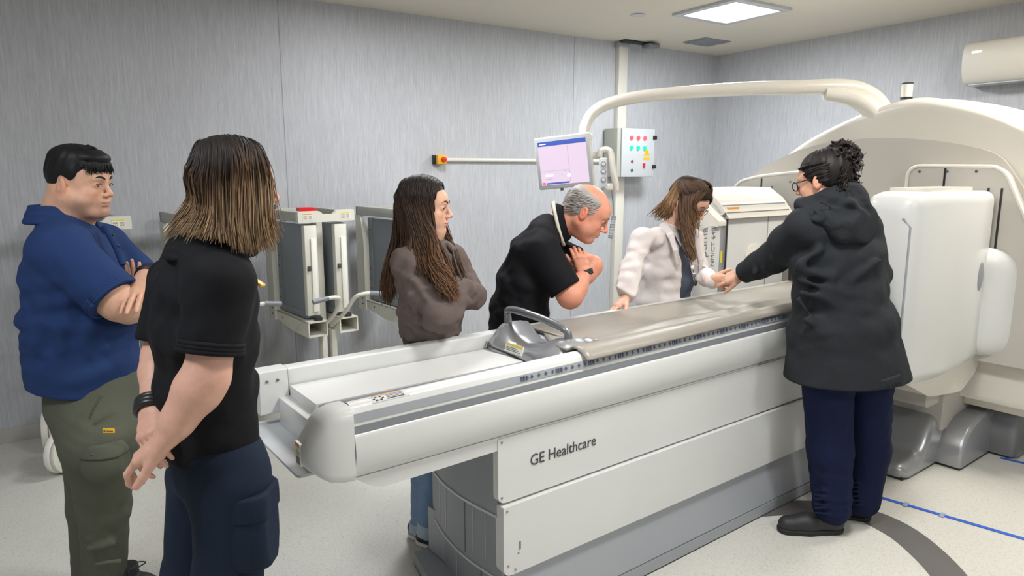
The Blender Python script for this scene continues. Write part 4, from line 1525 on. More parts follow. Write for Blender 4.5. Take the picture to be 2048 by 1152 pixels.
# ---- hand -------------------------------------------------------------
def hand(f, wrist, d, n, side, curl=(.3, .35, .4, .45), S=1.0, thumb=(.5, .3), spread=.06, rw=.026, tips=None, bend=0.0):
    """wrist point; d: toward fingers; n: back-of-hand normal; side: toward the thumb. curl: radians per joint toward the palm"""
    d, n = nrm(d), nrm(n)
    side = nrm(np.array(side) - d * (np.array(side) @ d))
    n = np.cross(d, side) * np.sign(np.cross(d, side) @ n)
    w = np.array(wrist, float)
    lens = np.array([(.040, .024, .021), (.045, .028, .022), (.041, .026, .022), (.032, .020, .019)]) * S
    rad = np.array([.0088, .0090, .0086, .0075]) * S
    pos = [.027, .009, -.009, -.026]
    mc = [.088, .090, .085, .077]
    k = .006
    for i in range(4):
        kn = w + d * mc[i] * S + side * pos[i] * S - n * (.002 + .003 * abs(i - 1)) * S
        base = w + d * .014 * S + side * pos[i] * .62 * S
        f.cone(base, kn, .0135 * S, .0105 * S, .012)
        f.cone(base - n * .010 * S, kn - n * .008 * S, .012 * S, .0090 * S, .012)
        f.ell(kn + n * .002 * S, np.array([.0105, .0105, .0100]) * S, .005)
        dd = nrm(d + side * (1.5 - i) * spread)
        p = kn
        ang = 0
        cu = curl[i]
        if not isinstance(cu, (tuple, list)):
            cu = (cu, cu * 1.15, cu * .8)
        r0 = rad[i]
        for j in range(3):
            ang += cu[j]
            q = p + (dd * math.cos(ang) - n * math.sin(ang)) * lens[i][j]
            r1 = r0 * (.93 if j < 2 else .80)
            f.cone(p, q, r0, r1, .0022 if j else .004)
            if j:
                f.ell(p, np.array([1.05, 1.05, 1.05]) * r0, .002)
            p = q
            r0 = r1
    # thumb leaves the side of the palm near its base
    t0 = w + d * .022 * S + side * .020 * S - n * .008 * S
    td = nrm(d * math.cos(thumb[0]) + side * math.sin(thumb[0]) - n * .35)
    t1 = t0 + td * .045 * S
    td2 = nrm(td + d * thumb[1] - n * .15)
    t2 = t1 + td2 * .034 * S
    t3 = t2 + nrm(td2 + d * .25) * .026 * S
    f.cone(t0, t1, .0155 * S, .0115 * S, .012)
    f.cone(t1, t2, .0112 * S, .0102 * S, .004)
    f.cone(t2, t3, .0102 * S, .0085 * S, .003)
    f.ell(w + d * .045 * S + side * .016 * S - n * .014 * S, np.array([.020] * 3) * S, .012)
    f.ell(w + d * .045 * S - side * .022 * S - n * .011 * S, np.array([.015] * 3) * S, .012)
    f.etube(w - d * .03 * S, w + d * .02 * S, (rw * S, rw * .76 * S), (rw * 1.05 * S, rw * .68 * S), side, .012)
    return t3


def limb(f, pts, rs, k=.015):
    return f.chain([np.array(p, float) for p in pts], rs, k)


def bbox(pts, m):
    P = np.array(pts, float)
    return P.min(0) - m, P.max(0) + m


# ---- hair -------------------------------------------------------------
def strands(name, guides, n, m, parent, r=.0022, jit=.006, seed=0, cols=None, taper=(.6, 1, .25), sides=5, wave=0.0, wn=6.0, npts=18, lenj=.12):
    """guides: list of guide polylines (same direction root->tip); strands are blends of neighbouring guides"""
    rr = np.random.RandomState(seed)
    G = [np.array(spline(g, 8)) for g in guides]
    G = [np.array([np.interp(np.linspace(0, 1, npts), np.linspace(0, 1, len(g)), g[:, a]) for a in range(3)]).T for g in G]
    paths, cc = [], []
    for i in range(n):
        x = rr.uniform(0, len(G) - 1.0001) if len(G) > 1 else 0
        a = int(x)
        t = x - a
        P = G[a] * (1 - t) + G[min(a + 1, len(G) - 1)] * t
        L = 1 - rr.uniform(0, lenj)
        P = np.array([np.interp(np.linspace(0, L, npts), np.linspace(0, 1, npts), P[:, q]) for q in range(3)]).T
        s_ = np.linspace(0, 1, npts)[:, None]
        off = rr.normal(size=3) * jit
        off2 = rr.normal(size=3) * jit * 1.3
        P = P + off * (.35 + .65 * s_) + off2 * s_ ** 2
        if wave:
            ph = rr.uniform(0, 6.28)
            ph = x * 2.5 + rr.normal() * .5
            d1 = nrm(rr.normal(size=3))
            P = P + wave * s_ * (np.sin(s_ * wn * 6.28 * .5 + ph) * d1 + np.cos(s_ * wn * 6.28 * .5 + ph) * nrm(np.cross(d1, [0, 0, 1])))
        R_ = np.interp(s_[:, 0], [0, .4, 1], np.array(taper) * r * rr.uniform(.6, 1.3))
        paths.append((P, R_))
        if cols is not None:
            f0 = rr.uniform(.75, 1.25)
            sh = rr.uniform(-.12, .12)
            cc.append(np.array([np.interp(s_[:, 0] + sh, [c[0] for c in cols], [c[1][q] for c in cols]) for q in range(3)]).T * f0)
    V, Fq, C = tubes_mesh(paths, sides, cc if cols is not None else None)
    return V, Fq, C


def hair_obj(name, sets, m, parent):
    V, Fq, C, off = [], [], [], 0
    for v, f_, c in sets:
        V.append(v)
        Fq.append(f_ + off)
        C.append(c)
        off += len(v)
    me = mesh_from(name, np.concatenate(V), np.concatenate(Fq), np.concatenate(C))
    return new_obj(name, me, m, parent)


def const_col(V, Fq, c):
    return V, Fq, np.tile(np.array(c, float), (len(V), 1))


M['hair'] = mat('hair', (.02, .015, .012), .55, spec=.3, attr='tint')
M['black_knit'] = cloth('black_pique', (.0085, .0088, .011), 700, .8)
M['blue_knit'] = cloth('blue_pique', srgb(36, 56, 98), 600, .85)
M['olive'] = cloth('olive_twill', srgb(86, 88, 76), 420, .85)
M['navy'] = cloth('navy_twill', srgb(30, 40, 56), 500, .85)
M['navy2'] = cloth('navy_scrub', srgb(22, 30, 58), 500, .85)
M['brown'] = cloth('brown_fleece', srgb(104, 92, 88), 500, .95)
M['brownrib'] = cloth('brown_rib', srgb(78, 70, 70), 500, .95)
M['denim'] = cloth('denim', srgb(122, 148, 180), 300, .85, amt=.2)
M['coat'] = cloth('charcoal_coat', srgb(40, 43, 47), 500, .8, .006)
M['labcoat'] = cloth('white_coat', srgb(214, 206, 204), 500, .8)
M['greyshirt'] = cloth('slate_shirt', srgb(78, 84, 98), 500, .9)
M['shoe'] = mat('dark_shoe', (.018, .018, .02), .55)
M['sole'] = mat('shoe_sole', (.012, .012, .012), .7)
M['whiteline'] = mat('white_trim', srgb(215, 210, 195), .7)


def sweep(W, y0, y1, side, g=1.05, n=5, phi=1.85):
    """guide points over the skull from the parting at y0 down to the side at y1"""
    out = []
    for i in range(n):
        t = i / (n - 1)
        ph = t * phi
        y = y0 + (y1 - y0) * t
        k = math.sqrt(max(.04, 1 - ((y + .015) / .112) ** 2))
        out.append(W(.082 * g * k * math.sin(ph) * side, y * (1 + (g - 1) * t), .034 + .095 * g * k * math.cos(ph)))
    return out
# ------------------------------------------------------------------ people
CP, SP = math.cos(PITCH), math.sin(PITCH)
HF = np.array([math.sin(YAW), math.cos(YAW), 0.0])      # horizontal view direction
HR = np.array([math.cos(YAW), -math.sin(YAW), 0.0])     # to the right
UPV = np.array([0, 0, 1.0])


class Fig:
    """places joints on an upright plane that stands dh metres in front of the camera; off = further away"""
    def __init__(s, dh, label):
        s.dh = dh
        s.label = label

    def P(s, px, py, off=0.0):
        b = (576 - py) / FPX
        return at(px, py, (s.dh + off) / (CP + b * SP))

    def root(s, px):
        p = s.P(px, 700)
        al = math.atan((px - 1024) / 1384.0)
        LOC[0] = HR * math.cos(al) - HF * math.sin(al)
        LOC[1] = HF * math.cos(al) + HR * math.sin(al)
        e = empty('person', (p[0], p[1], 0), 0, s.label, 'person', None)
        s.base = np.array([p[0], p[1], 0.0])
        s.e = e
        return e

    def done(s):
        """bring the world-built parts under the empty"""
        T = Matrix.Translation([-float(c) for c in s.base])

        def sh(o):
            if o.type == 'MESH':
                o.data.transform(T)
            for k in o.children:
                sh(k)
        for c in s.e.children:
            sh(c)


LOC = [HR, HF]


def facing(theta, toward=1, right=1):
    """unit vector: right (or left) as seen along the sight line to this person, turned theta degrees toward (or away from) the viewer"""
    t = math.radians(theta)
    return LOC[0] * right * math.cos(t) - LOC[1] * toward * math.sin(t)


def pitchdown(f, deg, roll=0):
    t = math.radians(deg)
    fw = f * math.cos(t) - UPV * math.sin(t)
    B = basis(fw, UPV)
    if roll:
        r = math.radians(roll)
        B = np.array([B[0] * math.cos(r) + B[2] * math.sin(r), B[1], B[2] * math.cos(r) - B[0] * math.sin(r)])
    return B


def leg_field(hips, knees, ankles, rh, rk, ra, h=.008, waist=None, extra=None, seed=1, amp=.003, flat=True):
    pts = hips + knees + ankles + ([waist[0]] if waist else [])
    lo, hi = bbox(pts, .20)
    lo[2] = max(lo[2], -.02)
    f = Field(lo, hi, h)
    for a, b, c in zip(hips, knees, ankles):
        f.chain([a, b, c], [rh, rk, ra], .03)
    if waist:
        c, rx, ry, side, hc = waist
        f.etube(c, hc, (rx, ry), (rx * 1.04, ry * 1.04), side, .05)
    if extra:
        extra(f)
    f.wrinkle(folds(seed, 26, lo, hi, .045), amp)
    for q, r in zip(hips, [rh] * len(hips)):
        pass
    if flat:
        for i, c in enumerate(ankles):
            z = c[2]
    return f


def shoe(name, parent, heel, toe, w=.046, hgt=.085, m='shoe', sole='sole', laces=False):
    """heel and toe: ground points"""
    heel, toe = np.array(heel, float), np.array(toe, float)
    heel[2] = toe[2] = 0
    d = nrm(toe - heel)
    L = np.linalg.norm(toe - heel)
    sd = np.cross(d, UPV)
    f = Field(np.minimum(heel, toe) - .1, np.maximum(heel, toe) + [.1, .1, .2], .0045)
    f.cone(heel + d * .035 + UPV * .045, heel + d * (L * .55) + UPV * .042, w * .80, w * .90, .02)
    f.cone(heel + d * (L * .55) + UPV * .040, toe - d * w * .9 + UPV * .034, w * .92, w * .80, .02)
    f.cone(heel + d * .045 + UPV * .05, heel + d * .055 + UPV * (hgt + .02), w * .85, w * .80, .02)
    f.plane(heel + UPV * .014, -UPV)
    f.plane(heel + UPV * (hgt + .03), UPV)
    o = fobj(name, f.mesh(), m, parent)
    g = Field(np.minimum(heel, toe) - .1, np.maximum(heel, toe) + [.1, .1, .1], .0045)
    g.cone(heel + d * .035 + UPV * .02, heel + d * (L * .55) + UPV * .02, w * .86, w * .96, .02)
    g.cone(heel + d * (L * .55) + UPV * .02, toe - d * w * .9 + UPV * .02, w * .98, w * .88, .02)
    g.plane(heel + UPV * .024, UPV)
    g.plane(heel + UPV * .001, -UPV)
    fobj('sole', g.mesh(), sole, o)
    if laces:
        P = []
        for i in range(5):
            c = heel + d * (L * (.42 + .075 * i)) + UPV * (.094 - .0075 * i)
            P.append(([c - sd * .026, c + UPV * .006, c + sd * .026 + d * .014], [.0028] * 3))
        c = heel + d * (L * .40) + UPV * .10
        for s_ in (-1, 1):
            P.append((spline([c, c + sd * s_ * .03 + UPV * .022, c + sd * s_ * .055 + UPV * .008 + d * .02, c + sd * s_ * .02 + UPV * .003], 5), [.0026] * 16))
        V, Fq, _ = tubes_mesh([(np.array(a), np.array(b)) for a, b in P], 6)
        new_obj('lace', mesh_from('lace', V, Fq), 'dark', o)
    return o


def collar(name, c, up, fwd, r, h, m, parent, open_=.35, flare=1.18, th=.006, vx=.0035, drop=.0):
    """turned collar band standing round the neck, open at the front"""
    up, fwd = nrm(up), nrm(fwd)
    sd = np.cross(fwd, up)
    c = np.array(c, float)
    f = Field(c - r * 1.9 - .02, c + r * 1.9 + .02, vx)
    n = 84
    for i in range(n):
        a = -PI + 2 * PI * i / n + PI / n
        if abs(a) < open_:
            continue
        w = lambda aa, rr, hh: c + (fwd * math.cos(aa) * 1.05 + sd * math.sin(aa)) * rr + up * hh - up * drop * max(0, math.cos(aa)) ** 2
        f.cone(w(a, r, h), w(a, r * flare, .0), th * .8, th, .003)
        f.cone(w(a, r, h), w(a + 2 * PI / n, r, h), th * .8, th * .8, .003)
        f.cone(w(a, r * flare, 0), w(a + 2 * PI / n, r * flare, 0), th, th, .003)
        f.cone(w(a, r * (1 + flare) / 2, h / 2), w(a + 2 * PI / n, r * (1 + flare) / 2, h / 2), th, th, .003)
    return fobj(name, f.mesh(), m, parent)


def band(name, c, axis, r, wdt, m, parent, th=.004, flat=1.0, side=None):
    c = np.array(c, float)
    axis = nrm(axis)
    s_ = nrm(np.cross(axis, side if side is not None else (.3, .2, .9)))
    t_ = np.cross(axis, s_)
    P = []
    for k in (-1, 0, 1):
        ring = [c + axis * k * wdt / 2.6 + (s_ * math.cos(a) + t_ * math.sin(a) * flat) * r for a in np.linspace(0, 2 * PI, 33)]
        P.append((np.array(ring), np.full(33, max(th, wdt / 3.3))))
    V, Fq, _ = tubes_mesh(P, 8)
    return new_obj(name, mesh_from(name, V, Fq), m, parent)


def hair_cap(c, Bz, S, zline, grow=1.0, h=.0028, spike=.0, seed=0, extra=None, thin=.005, r=(.082, .106, .095), cc=(0, -.015, .034)):
    c = np.array(c, float)
    f = Field(c - .16 * S, c + .16 * S, h)
    g = np.stack(np.meshgrid(*f.ax, indexing='ij'), -1)
    p = ((g - c) @ Bz.T) / S
    q = p - np.array(cc)
    r_ = np.array(r) * grow
    k0 = np.linalg.norm(q / r_, axis=-1)
    k1 = np.linalg.norm(q / (r_ * r_), axis=-1) + 1e-9
    d = k0 * (k0 - 1) / k1
    if spike:
        rr = np.random.RandomState(seed)
        az = np.arctan2(q[..., 0], q[..., 1])
        for i in range(5):
            fr = rr.randint(9, 30)
            d = d + spike * .45 * np.sin(fr * az + rr.uniform(0, 6.28) + p[..., 2] * rr.uniform(20, 60) + 18 * p[..., 1]) * np.clip(p[..., 2] * 14, 0, 1)
    zl = np.interp(p[..., 1], [a for a, b in zline], [b for a, b in zline])
    d = d + thin * np.clip((zl + .055 - p[..., 2]) / .055, 0, 1)
    d2 = (zl - p[..., 2]) * .75
    k = .006
    hh = np.clip(.5 - .5 * (d - d2) / k, 0, 1)
    d = d * (1 - hh) + d2 * hh + k * hh * (1 - hh)
    f.v = (d * S).astype(np.float32)
    if extra:
        extra(f, lambda x, y, z: c + S * (Bz[0] * x + Bz[1] * y + Bz[2] * z))
    return f


BASE_M = srgb(214, 168, 142)


# ================================================================== man in the blue polo
def man_blue():
    F_ = Fig(2.22, 'stocky young man in a blue polo and olive cargo trousers, arms crossed')
    P = F_.P
    e = F_.root(165)
    fw = facing(24)
    sd = np.cross(fw, UPV)   # his right
    B = pitchdown(facing(36), 5)
    hc = P(162, 366)
    S = .905
    nk = P(132, 446, .0)
    base, lip = srgb(205, 160, 134), srgb(188, 122, 112)
    f, W = head_field(hc, B, nk, S, fat=1.0, neckr=.080, nose=.95)
    head = f.mesh()
    # arms
    Rs, Re, Rw = P(122, 500, -.12), P(240, 608, -.15), P(286, 622, .07)
    Ls, Le, Lw = P(205, 492, .20), P(312, 590, .12), P(293, 552, -.07)
    lo, hi = bbox([P(130, 480, -.2), Re, Rw, Le, Lw, P(250, 500, 0), P(250, 620, -.15), P(322, 560, .15)], .05)
    a = Field(lo, hi, .003)
    limb(a, [Rs, Re - (Re - Rs) * .08, Re], [.062, .054, .047])
    limb(a, [Re, Re + (Rw - Re) * .35, Rw], [.050, .050, .030], .03)
    limb(a, [Ls, Le], [.056, .048])
    arm = a
    a2 = Field(*bbox([Le, Lw, P(262, 612, -.22)], .07), .003)
    limb(a2, [Le, Le + (Lw - Le) * .4, Lw], [.046, .042, .028], .02)
    # left hand lying over the right forearm, fingers down
    hd = P(263, 608, -.215) - Lw
    hand(a2, Lw, hd, UPV * .75 - HF * .6 - HR * .1, -HR, curl=(.12, .08, .10, .16), S=1.0, thumb=(.3, .2), spread=.05, rw=.027)
    # right hand tucked, fingers up against the far arm
    hand(a, Rw, P(266, 520, .03) - Rw, -HF, -HR, curl=(.08, .06, .06, .08), S=.98, thumb=(.3, .1), spread=.05, rw=.027)
    body = [head, arm.mesh(), a2.mesh()]
    # hidden body
    c = Field(*[x for x in bbox([P(60, 470, 0), P(230, 1220, .2)], .12)], .014)
    c.torso([(P(140, 500), .15, .09, sd), (P(150, 640), .15, .12, sd), (P(165, 820), .14, .10, sd)], .03)
    c.chain([P(195, 850, -.06), P(205, 1010, .04), P(213, 1165, .16)], [.07, .05, .035])
    c.chain([P(170, 850, .10), P(185, 1010, .14), P(187, 1150, .18)], [.07, .05, .035])
    body.append(c.mesh())
    tint = face_tint(hc, B, S, base, lip, stub=.30, stubc=srgb(120, 96, 86), fade=lambda p: .75 * np.clip((p[:, 2] - .0) / .03, 0, 1) * (p[:, 1] < .030) * (p[:, 1] > -.12) * np.clip(1 - np.abs(p[:, 2] - .03) / .06, 0, 1) * (np.abs(p[:, 0]) > .045))
    bo = fobj('body', body, skin('skin_tan', base), e, tint)
    eyes(W, B, S, bo, look=(0, -.25))
    M['black_hair'] = mat('black_hair', (.004, .004, .0045), .5, spec=.35)
    brow_strip(W, B, S, M['black_hair'], bo, th=.0036)
    # hair: short, fringe combed forward
    zl = [(-.12, -.060), (-.075, -.062), (-.045, -.040), (-.028, .010), (-.008, .018), (.006, .004), (.016, -.012), (.030, -.006), (.036, .035), (.05, .050), (.12, .058)]

    def ex(f_, w_):
        f_.ell(w_(0, -.02, .085), (.072 * S, .086 * S, .048 * S), .02, 'add', B)
        f_.ell(w_(0, .050, .092), (.058 * S, .050 * S, .026 * S), .02, 'add', B)
    hcap = hair_cap(hc, B, S, zl, 1.0, spike=.003, seed=3, extra=ex)
    sets = [const_col(*hcap.mesh(), (.004, .004, .005))]
    rr = np.random.RandomState(5)
    paths = []
    for i in range(230):
        x = rr.uniform(-.066, .066)
        y0 = rr.uniform(-.05, .04)
        s_ = math.sqrt(max(.05, 1 - (x / .09) ** 2))
        zt = lambda yy: .034 + .0985 * math.sqrt(max(.03, 1 - (x / .086) ** 2 - ((yy + .012) / .108) ** 2))
        tip = (x * 1.05 + rr.normal() * .004, .094 * s_ + rr.normal() * .004, .047 + rr.uniform(-.010, .010) - .004 * abs(x) / .06)
        y1 = (y0 + .085 * s_) * .5
        y2 = .078 * s_
        paths.append((np.array(spline([W(x, y0, zt(y0) - .002), W(x, y1, zt(y1) + .001), W(x * 1.02, y2, zt(y2) + .003), W(x * 1.04, .091 * s_, .078 - .1 * abs(x) * .2), W(*tip)], 5)),
                      np.interp(np.linspace(0, 1, 21), [0, .6, 1], [.0020, .0026, .0005])))
    for i in range(260):
        az = rr.uniform(0, 2 * PI)
        el = rr.uniform(.25, 1.35)
        n_ = np.array([math.cos(el) * math.sin(az), math.cos(el) * math.cos(az), math.sin(el)])
        if n_[2] < .62 or n_[1] > .5:
            continue
        p0 = np.array([0, -.015, .034]) + n_ * np.array([.080, .104, .094])
        tdir = nrm(n_ + np.array([rr.normal() * .3, rr.normal() * .3, .1]))
        if p0[2] < .03:
            continue
        L = rr.uniform(.012, .026)
        a_ = W(*p0)
        b_ = W(*(p0 + tdir * L * .4 + np.array([0, 0.012, 0])))
        c_ = W(*(p0 + n_ * L * .28 + np.array([0, .028, 0]) * (1 if n_[2] > .3 else .3) + np.array([0, 0, -.010]) * (n_[2] < .5)))
        paths.append((np.array([a_, b_, c_]), np.array([.0030, .0026, .0006])))
    v_, q_, _ = tubes_mesh(paths, 5)
    sets.append(const_col(v_, q_, (.006, .006, .007)))
    hair_obj('hair', sets, 'hair', e)
    # polo
    lo, hi = bbox([P(60, 440, 0), P(270, 820, 0), P(60, 800, -.1), Ls, Rs, P(225, 590, -.2)], .17)
    s = Field(lo, hi, .006)
    s.torso([(P(132, 452, .0), .085, .072, sd), (P(138, 484), .170, .095, sd), (P(148, 540), .185, .135, sd), (P(162, 640), .185, .165, sd), (P(166, 720), .180, .160, sd), (P(170, 840, 0), .180, .158, sd)], .03)
    s.chain([P(128, 462, -.04), Rs], [.06, .078], .05)
    s.chain([P(135, 462, .04), Ls], [.06, .075], .05)
    ra = nrm(Re - Rs)
    s.etube(Rs, Rs + ra * .225, (.083, .080), (.083, .076), UPV, .035, cap=(True, False))
    la = nrm(Le - Ls)
    s.etube(Ls, Ls + la * .20, (.080, .076), (.078, .070), UPV, .03, cap=(True, False))
    s.wrinkle(folds(11, 46, np.minimum(Rs, P(50, 700, -.2)), np.maximum(Re, P(250, 640, .1)), .055), .0045)
    s.plane(P(130, 800, -.16), np.array([0, 0, -1.0]) + LOC[0] * -.20)
    # vent at the side seam
    s.etube(P(130, 790, -.22), P(133, 860, -.22), (.003, .06), (.012, .06), fw, .002, 'sub')
    sh = fobj('polo_shirt', s.mesh(), 'blue_knit', e)
    cu = Rs + ra * .225
    band('sleeve_cuff', cu - ra * .012, ra, .081, .022, 'blue_knit', sh, flat=.95, side=UPV)
    collar('collar', P(126, 442, .0), UPV + fw * -.10, fw, .078, .048, 'blue_knit', sh, open_=.30, flare=1.28, drop=.045)
    # button placket
    tube('placket', [P(188, 452, -.02) + fw * .03, P(210, 490, -.02) + fw * .03, P(228, 530, -.03) + fw * .028], .010, 'blue_knit', sh, 8, 5)
    for k in range(2):
        ball('button', P(203 + k * 11, 470 + k * 22, -.035) + fw * .035, .0045, mat('button', (.02, .02, .03), .3), sh, 10)
    band('wristwatch', Lw - nrm(hd) * .008, nrm(hd), .034, .016, 'black', e, th=.003, flat=.85, side=HF)['label'] = 'black wristwatch'
    # trousers
    hipR, kneeR, ankR = P(200, 880, -.09), P(208, 1010, .02), P(211, 1170, .15)
    hipL, kneeL, ankL = P(192, 880, .09), P(186, 1010, .16), P(186, 1170, .22)
    t = leg_field([hipR, hipL], [kneeR, kneeL], [ankR, ankL], .112, .082, .070, .006, waist=(P(184, 745), .150, .135, sd, P(190, 812)), seed=21, amp=.004)
    t.cone(P(188, 800, -.03), hipR, .125, .112, .04)
    for (x0, y0, x1, y1, r_) in ((182, 1052, 232, 1030, .010), (178, 1098, 226, 1086, .012), (190, 1128, 240, 1122, .010), (186, 1012, 246, 990, .009), (176, 1076, 205, 1062, .008)):
        t.cone(P(x0, y0, -.035), P(x1, y1, -.02), r_ * .6, r_ * .9, .035)
    t.plane(P(200, 1166, .15), -UPV)
    tr = fobj('cargo_trousers', t.mesh(), 'olive', e)
    # cargo pocket on the near thigh
    pk = Field(*bbox([P(140, 880, -.25), P(255, 970, -.12)], .05), .004)
    pc = P(192, 930, -.205)
    pB = np.array([nrm(HR + HF * -.1), UPV, HF])
    for dx, dz, rx, rz in ((0, 0, .072, .055),):
        pk.ell(pc + HF * .045, (.078, .060, .082), .004, 'add', np.array([nrm(HR + HF * .05), HF, UPV]))
    pk.plane(pc + pB[0] * .066, pB[0])
    pk.plane(pc - pB[0] * .066, -pB[0])
    pk.plane(pc + UPV * .055, UPV)
    pk.plane(pc - UPV * .070, -UPV)
    po = fobj('cargo_pocket', pk.mesh(), 'olive', tr)
    fl = Field(*bbox([pc - .1, pc + .1], .02), .004)
    fl.ell(pc + HF * .042, (.083, .064, .088), .004, 'add', np.array([nrm(HR + HF * .05), HF, UPV]))
    fl.plane(pc + pB[0] * .070, pB[0])
    fl.plane(pc - pB[0] * .070, -pB[0])
    fl.plane(pc + UPV * .062, UPV)
    fl.plane(pc + UPV * .022 , -UPV)
    fobj('pocket_flap', fl.mesh(), 'olive', tr)
    ball('pocket_button', pc - HF * .012 + UPV * .040, .006, 'ink', tr, 12)
    tg = frame([float(q) for q in (P(205, 862, -.222))], [float(q) for q in (HR - HF * .0)], [float(q) for q in (UPV + HR * .10)])
    bm = bmesh.new()
    b_box(bm, (0, -.007, -.004), (.036, .007, .0), tg)
    to = fin('brand_tag', bm, 'yellow', tr, .001)
    bm = bmesh.new()
    b_box(bm, (.0035, -.0025, 0), (.0085, .0025, .0007), tg)
    fin('tag_mark', bm, 'ink', to)
    bm = bmesh.new()
    b_box(bm, (.012, -.0014, 0), (.032, .0006, .0007), tg)
    fin('tag_print', bm, 'ink', to)
    tube('pocket_seam', [P(203, 790, -.178), P(190, 812, -.188), P(178, 838, -.192)], .004, 'olive', tr, 6, 4)
    shoe('shoe', e, P(228, 1172, .16) * [1, 1, 0], P(330, 1172, .16) * [1, 1, 0], m='shoe', laces=True, w=.052, hgt=.10)
    shoe('shoe', e, P(168, 1180, .22) * [1, 1, 0], P(255, 1195, .20) * [1, 1, 0], w=.050, hgt=.09)
    F_.done()


# ================================================================== long-haired man seen from behind
def man_long():
    F_ = Fig(1.50, 'long-haired man seen from behind in a black polo, hands clasped behind his back')
    P = F_.P
    e = F_.root(420)
    fw = facing(22, -1)
    sd = np.cross(fw, UPV)
    B = pitchdown(facing(14, -1), 3)
    hc = P(471, 373)
    S = .81
    nk = P(436, 500, .0)
    base, lip = srgb(206, 160, 140), srgb(190, 120, 112)
    f, W = head_field(hc, B, nk, S, nose=1.05, ear=False, neckr=.046)
    head = f.mesh()
    Rs, Re, Rw = P(440, 560, -.11), P(414, 752, -.15), P(338, 868, -.18)
    Ls, Le, Lw = P(360, 560, .15), P(318, 712, .08), P(303, 822, -.05)
    lo, hi = bbox([Rs + (Re - Rs) * .35, Re, Rw, Le, Lw, P(250, 935, -.2), P(330, 930, -.25), P(420, 660, -.1)], .055)
    a = Field(lo, hi, .003)
    limb(a, [Rs, Re], [.054, .041], .02)
    a.ell(Re + (Rs - Re) * .55 - fw * .0, (.045, .045, .07), .03)
    limb(a, [Re, Re + (Rw - Re) * .28, Re + (Rw - Re) * .75, Rw], [.040, .042, .030, .026], .03)
    a.ell(Re - HF * .012 + HR * .012, (.024, .022, .026), .02)
    limb(a, [Ls, Le, Le + (Lw - Le) * .3, Lw], [.048, .036, .036, .024], .02)
    # right hand clasping: back of hand toward the viewer's left-down
    hd = P(282, 905, -.175) - Rw
    hand(a, Rw - nrm(hd) * .004, hd, HR * .35 + UPV * .75 - HF * .35, -HF * .6 - UPV * .4 - HR * .3, curl=((.25, .7, .6), (.35, .8, .6), (.45, .8, .6), (.55, .8, .6)), S=.92, thumb=(.45, .35), rw=.025)
    # left hand held inside it
    hd2 = P(296, 884, -.115) - Lw
    hand(a, Lw - nrm(hd2) * .005, P(290, 892, -.14) - Lw, -HR * .8 - HF * .5, -HF * .5 + HR * .6, curl=((.35, .5, .4), (.4, .5, .4), (.45, .5, .4), (.5, .5, .4)), S=.88, thumb=(.3, .3), rw=.024)
    body = [head, a.mesh()]
    c = Field(*bbox([P(340, 520, 0), P(480, 1152, .1)], .2), .014)
    c.torso([(P(410, 570), .14, .075, sd), (P(410, 700), .12, .08, sd), (P(425, 900), .12, .08, sd)], .03)
    c.chain([P(440, 940, -.07), P(450, 1150, -.06)], [.06, .05])
    c.chain([P(410, 940, .08), P(400, 1150, .08)], [.06, .05])
    gx = F_.base
    body.append(c.mesh())
    M['light_skin'] = skin('skin_light', base)
    bo = fobj('body', body, M['light_skin'], e, face_tint(hc, B, S, base, lip, stub=.55, stubc=srgb(70, 50, 42)))
    eyes(W, B, S, bo)
    # moustache
    v_, q_, _ = tubes_mesh([(np.array(spline([W(-.024, .088, -.056), W(-.010, .101, -.052), W(.010, .101, -.052), W(.024, .088, -.056)], 4)), np.full(13, .005))], 8)
    new_obj('moustache', mesh_from('moustache', v_, q_), mat('moustache_hair', srgb(52, 34, 28), .6), bo)
    # hair
    cols = [(0, (.009, .0065, .006)), (.50, (.013, .009, .0075)), (.68, (.040, .022, .014)), (.85, (.13, .078, .042)), (1, (.33, .22, .12))]
    cols2 = [(0, (.012, .008, .007)), (.3, (.022, .013, .010)), (.55, (.085, .045, .025)), (.8, (.21, .125, .065)), (1, (.36, .24, .13))]
    capf = hair_cap(hc, B, S, [(-.12, -.09), (-.03, -.10), (.03, -.07), (.05, .0), (.07, .045), (.12, .06)], 1.0,
                    extra=lambda f_, w_: f_.ell(w_(0, -.030, -.080), (.052, .045, .085), .02, 'add', B))
    sets = [const_col(*capf.mesh(), (.010, .0075, .007))]
    near = []
    for y0, y1, low, tip in (
            (-.085, -.105, P(392, 410, -.03), P(352, 462, -.06)),
            (-.075, -.095, P(405, 420, -.06), P(378, 474, -.10)),
            (-.06, -.075, P(424, 430, -.08), P(408, 480, -.12)),
            (-.045, -.055, P(445, 440, -.09), P(446, 486, -.12)),
            (-.025, -.030, P(466, 450, -.09), P(474, 500, -.11)),
            (-.005, -.005, P(486, 450, -.085), P(492, 508, -.10)),
            (.015, .020, P(505, 450, -.075), P(512, 508, -.08)),
            (.035, .045, P(522, 448, -.06), P(532, 500, -.05)),
            (.055, .066, P(535, 440, -.04), P(550, 480, -.02))):
        near.append(sweep(W, y0, y1, 1, 1.03) + [low, tip])
    sets.append(strands('h', near, 1500, None, None, r=.0026, jit=.0028, seed=1, cols=cols, npts=22, lenj=.16, wave=.0015, wn=2))
    sets.append(strands('h', near[4:], 260, None, None, r=.0022, jit=.005, seed=8, cols=cols2, npts=22, lenj=.26, wave=.003, wn=3))
    far = [sweep(W, -.085, -.112, .35, 1.04) + [P(388, 405, .0), P(338, 476, -.03)], sweep(W, -.088, -.112, .1, 1.04) + [P(386, 400, .02), P(330, 470, -.0)],
           sweep(W, -.085, -.112, .6, 1.04) + [P(392, 410, -.02), P(352, 478, -.05)]]
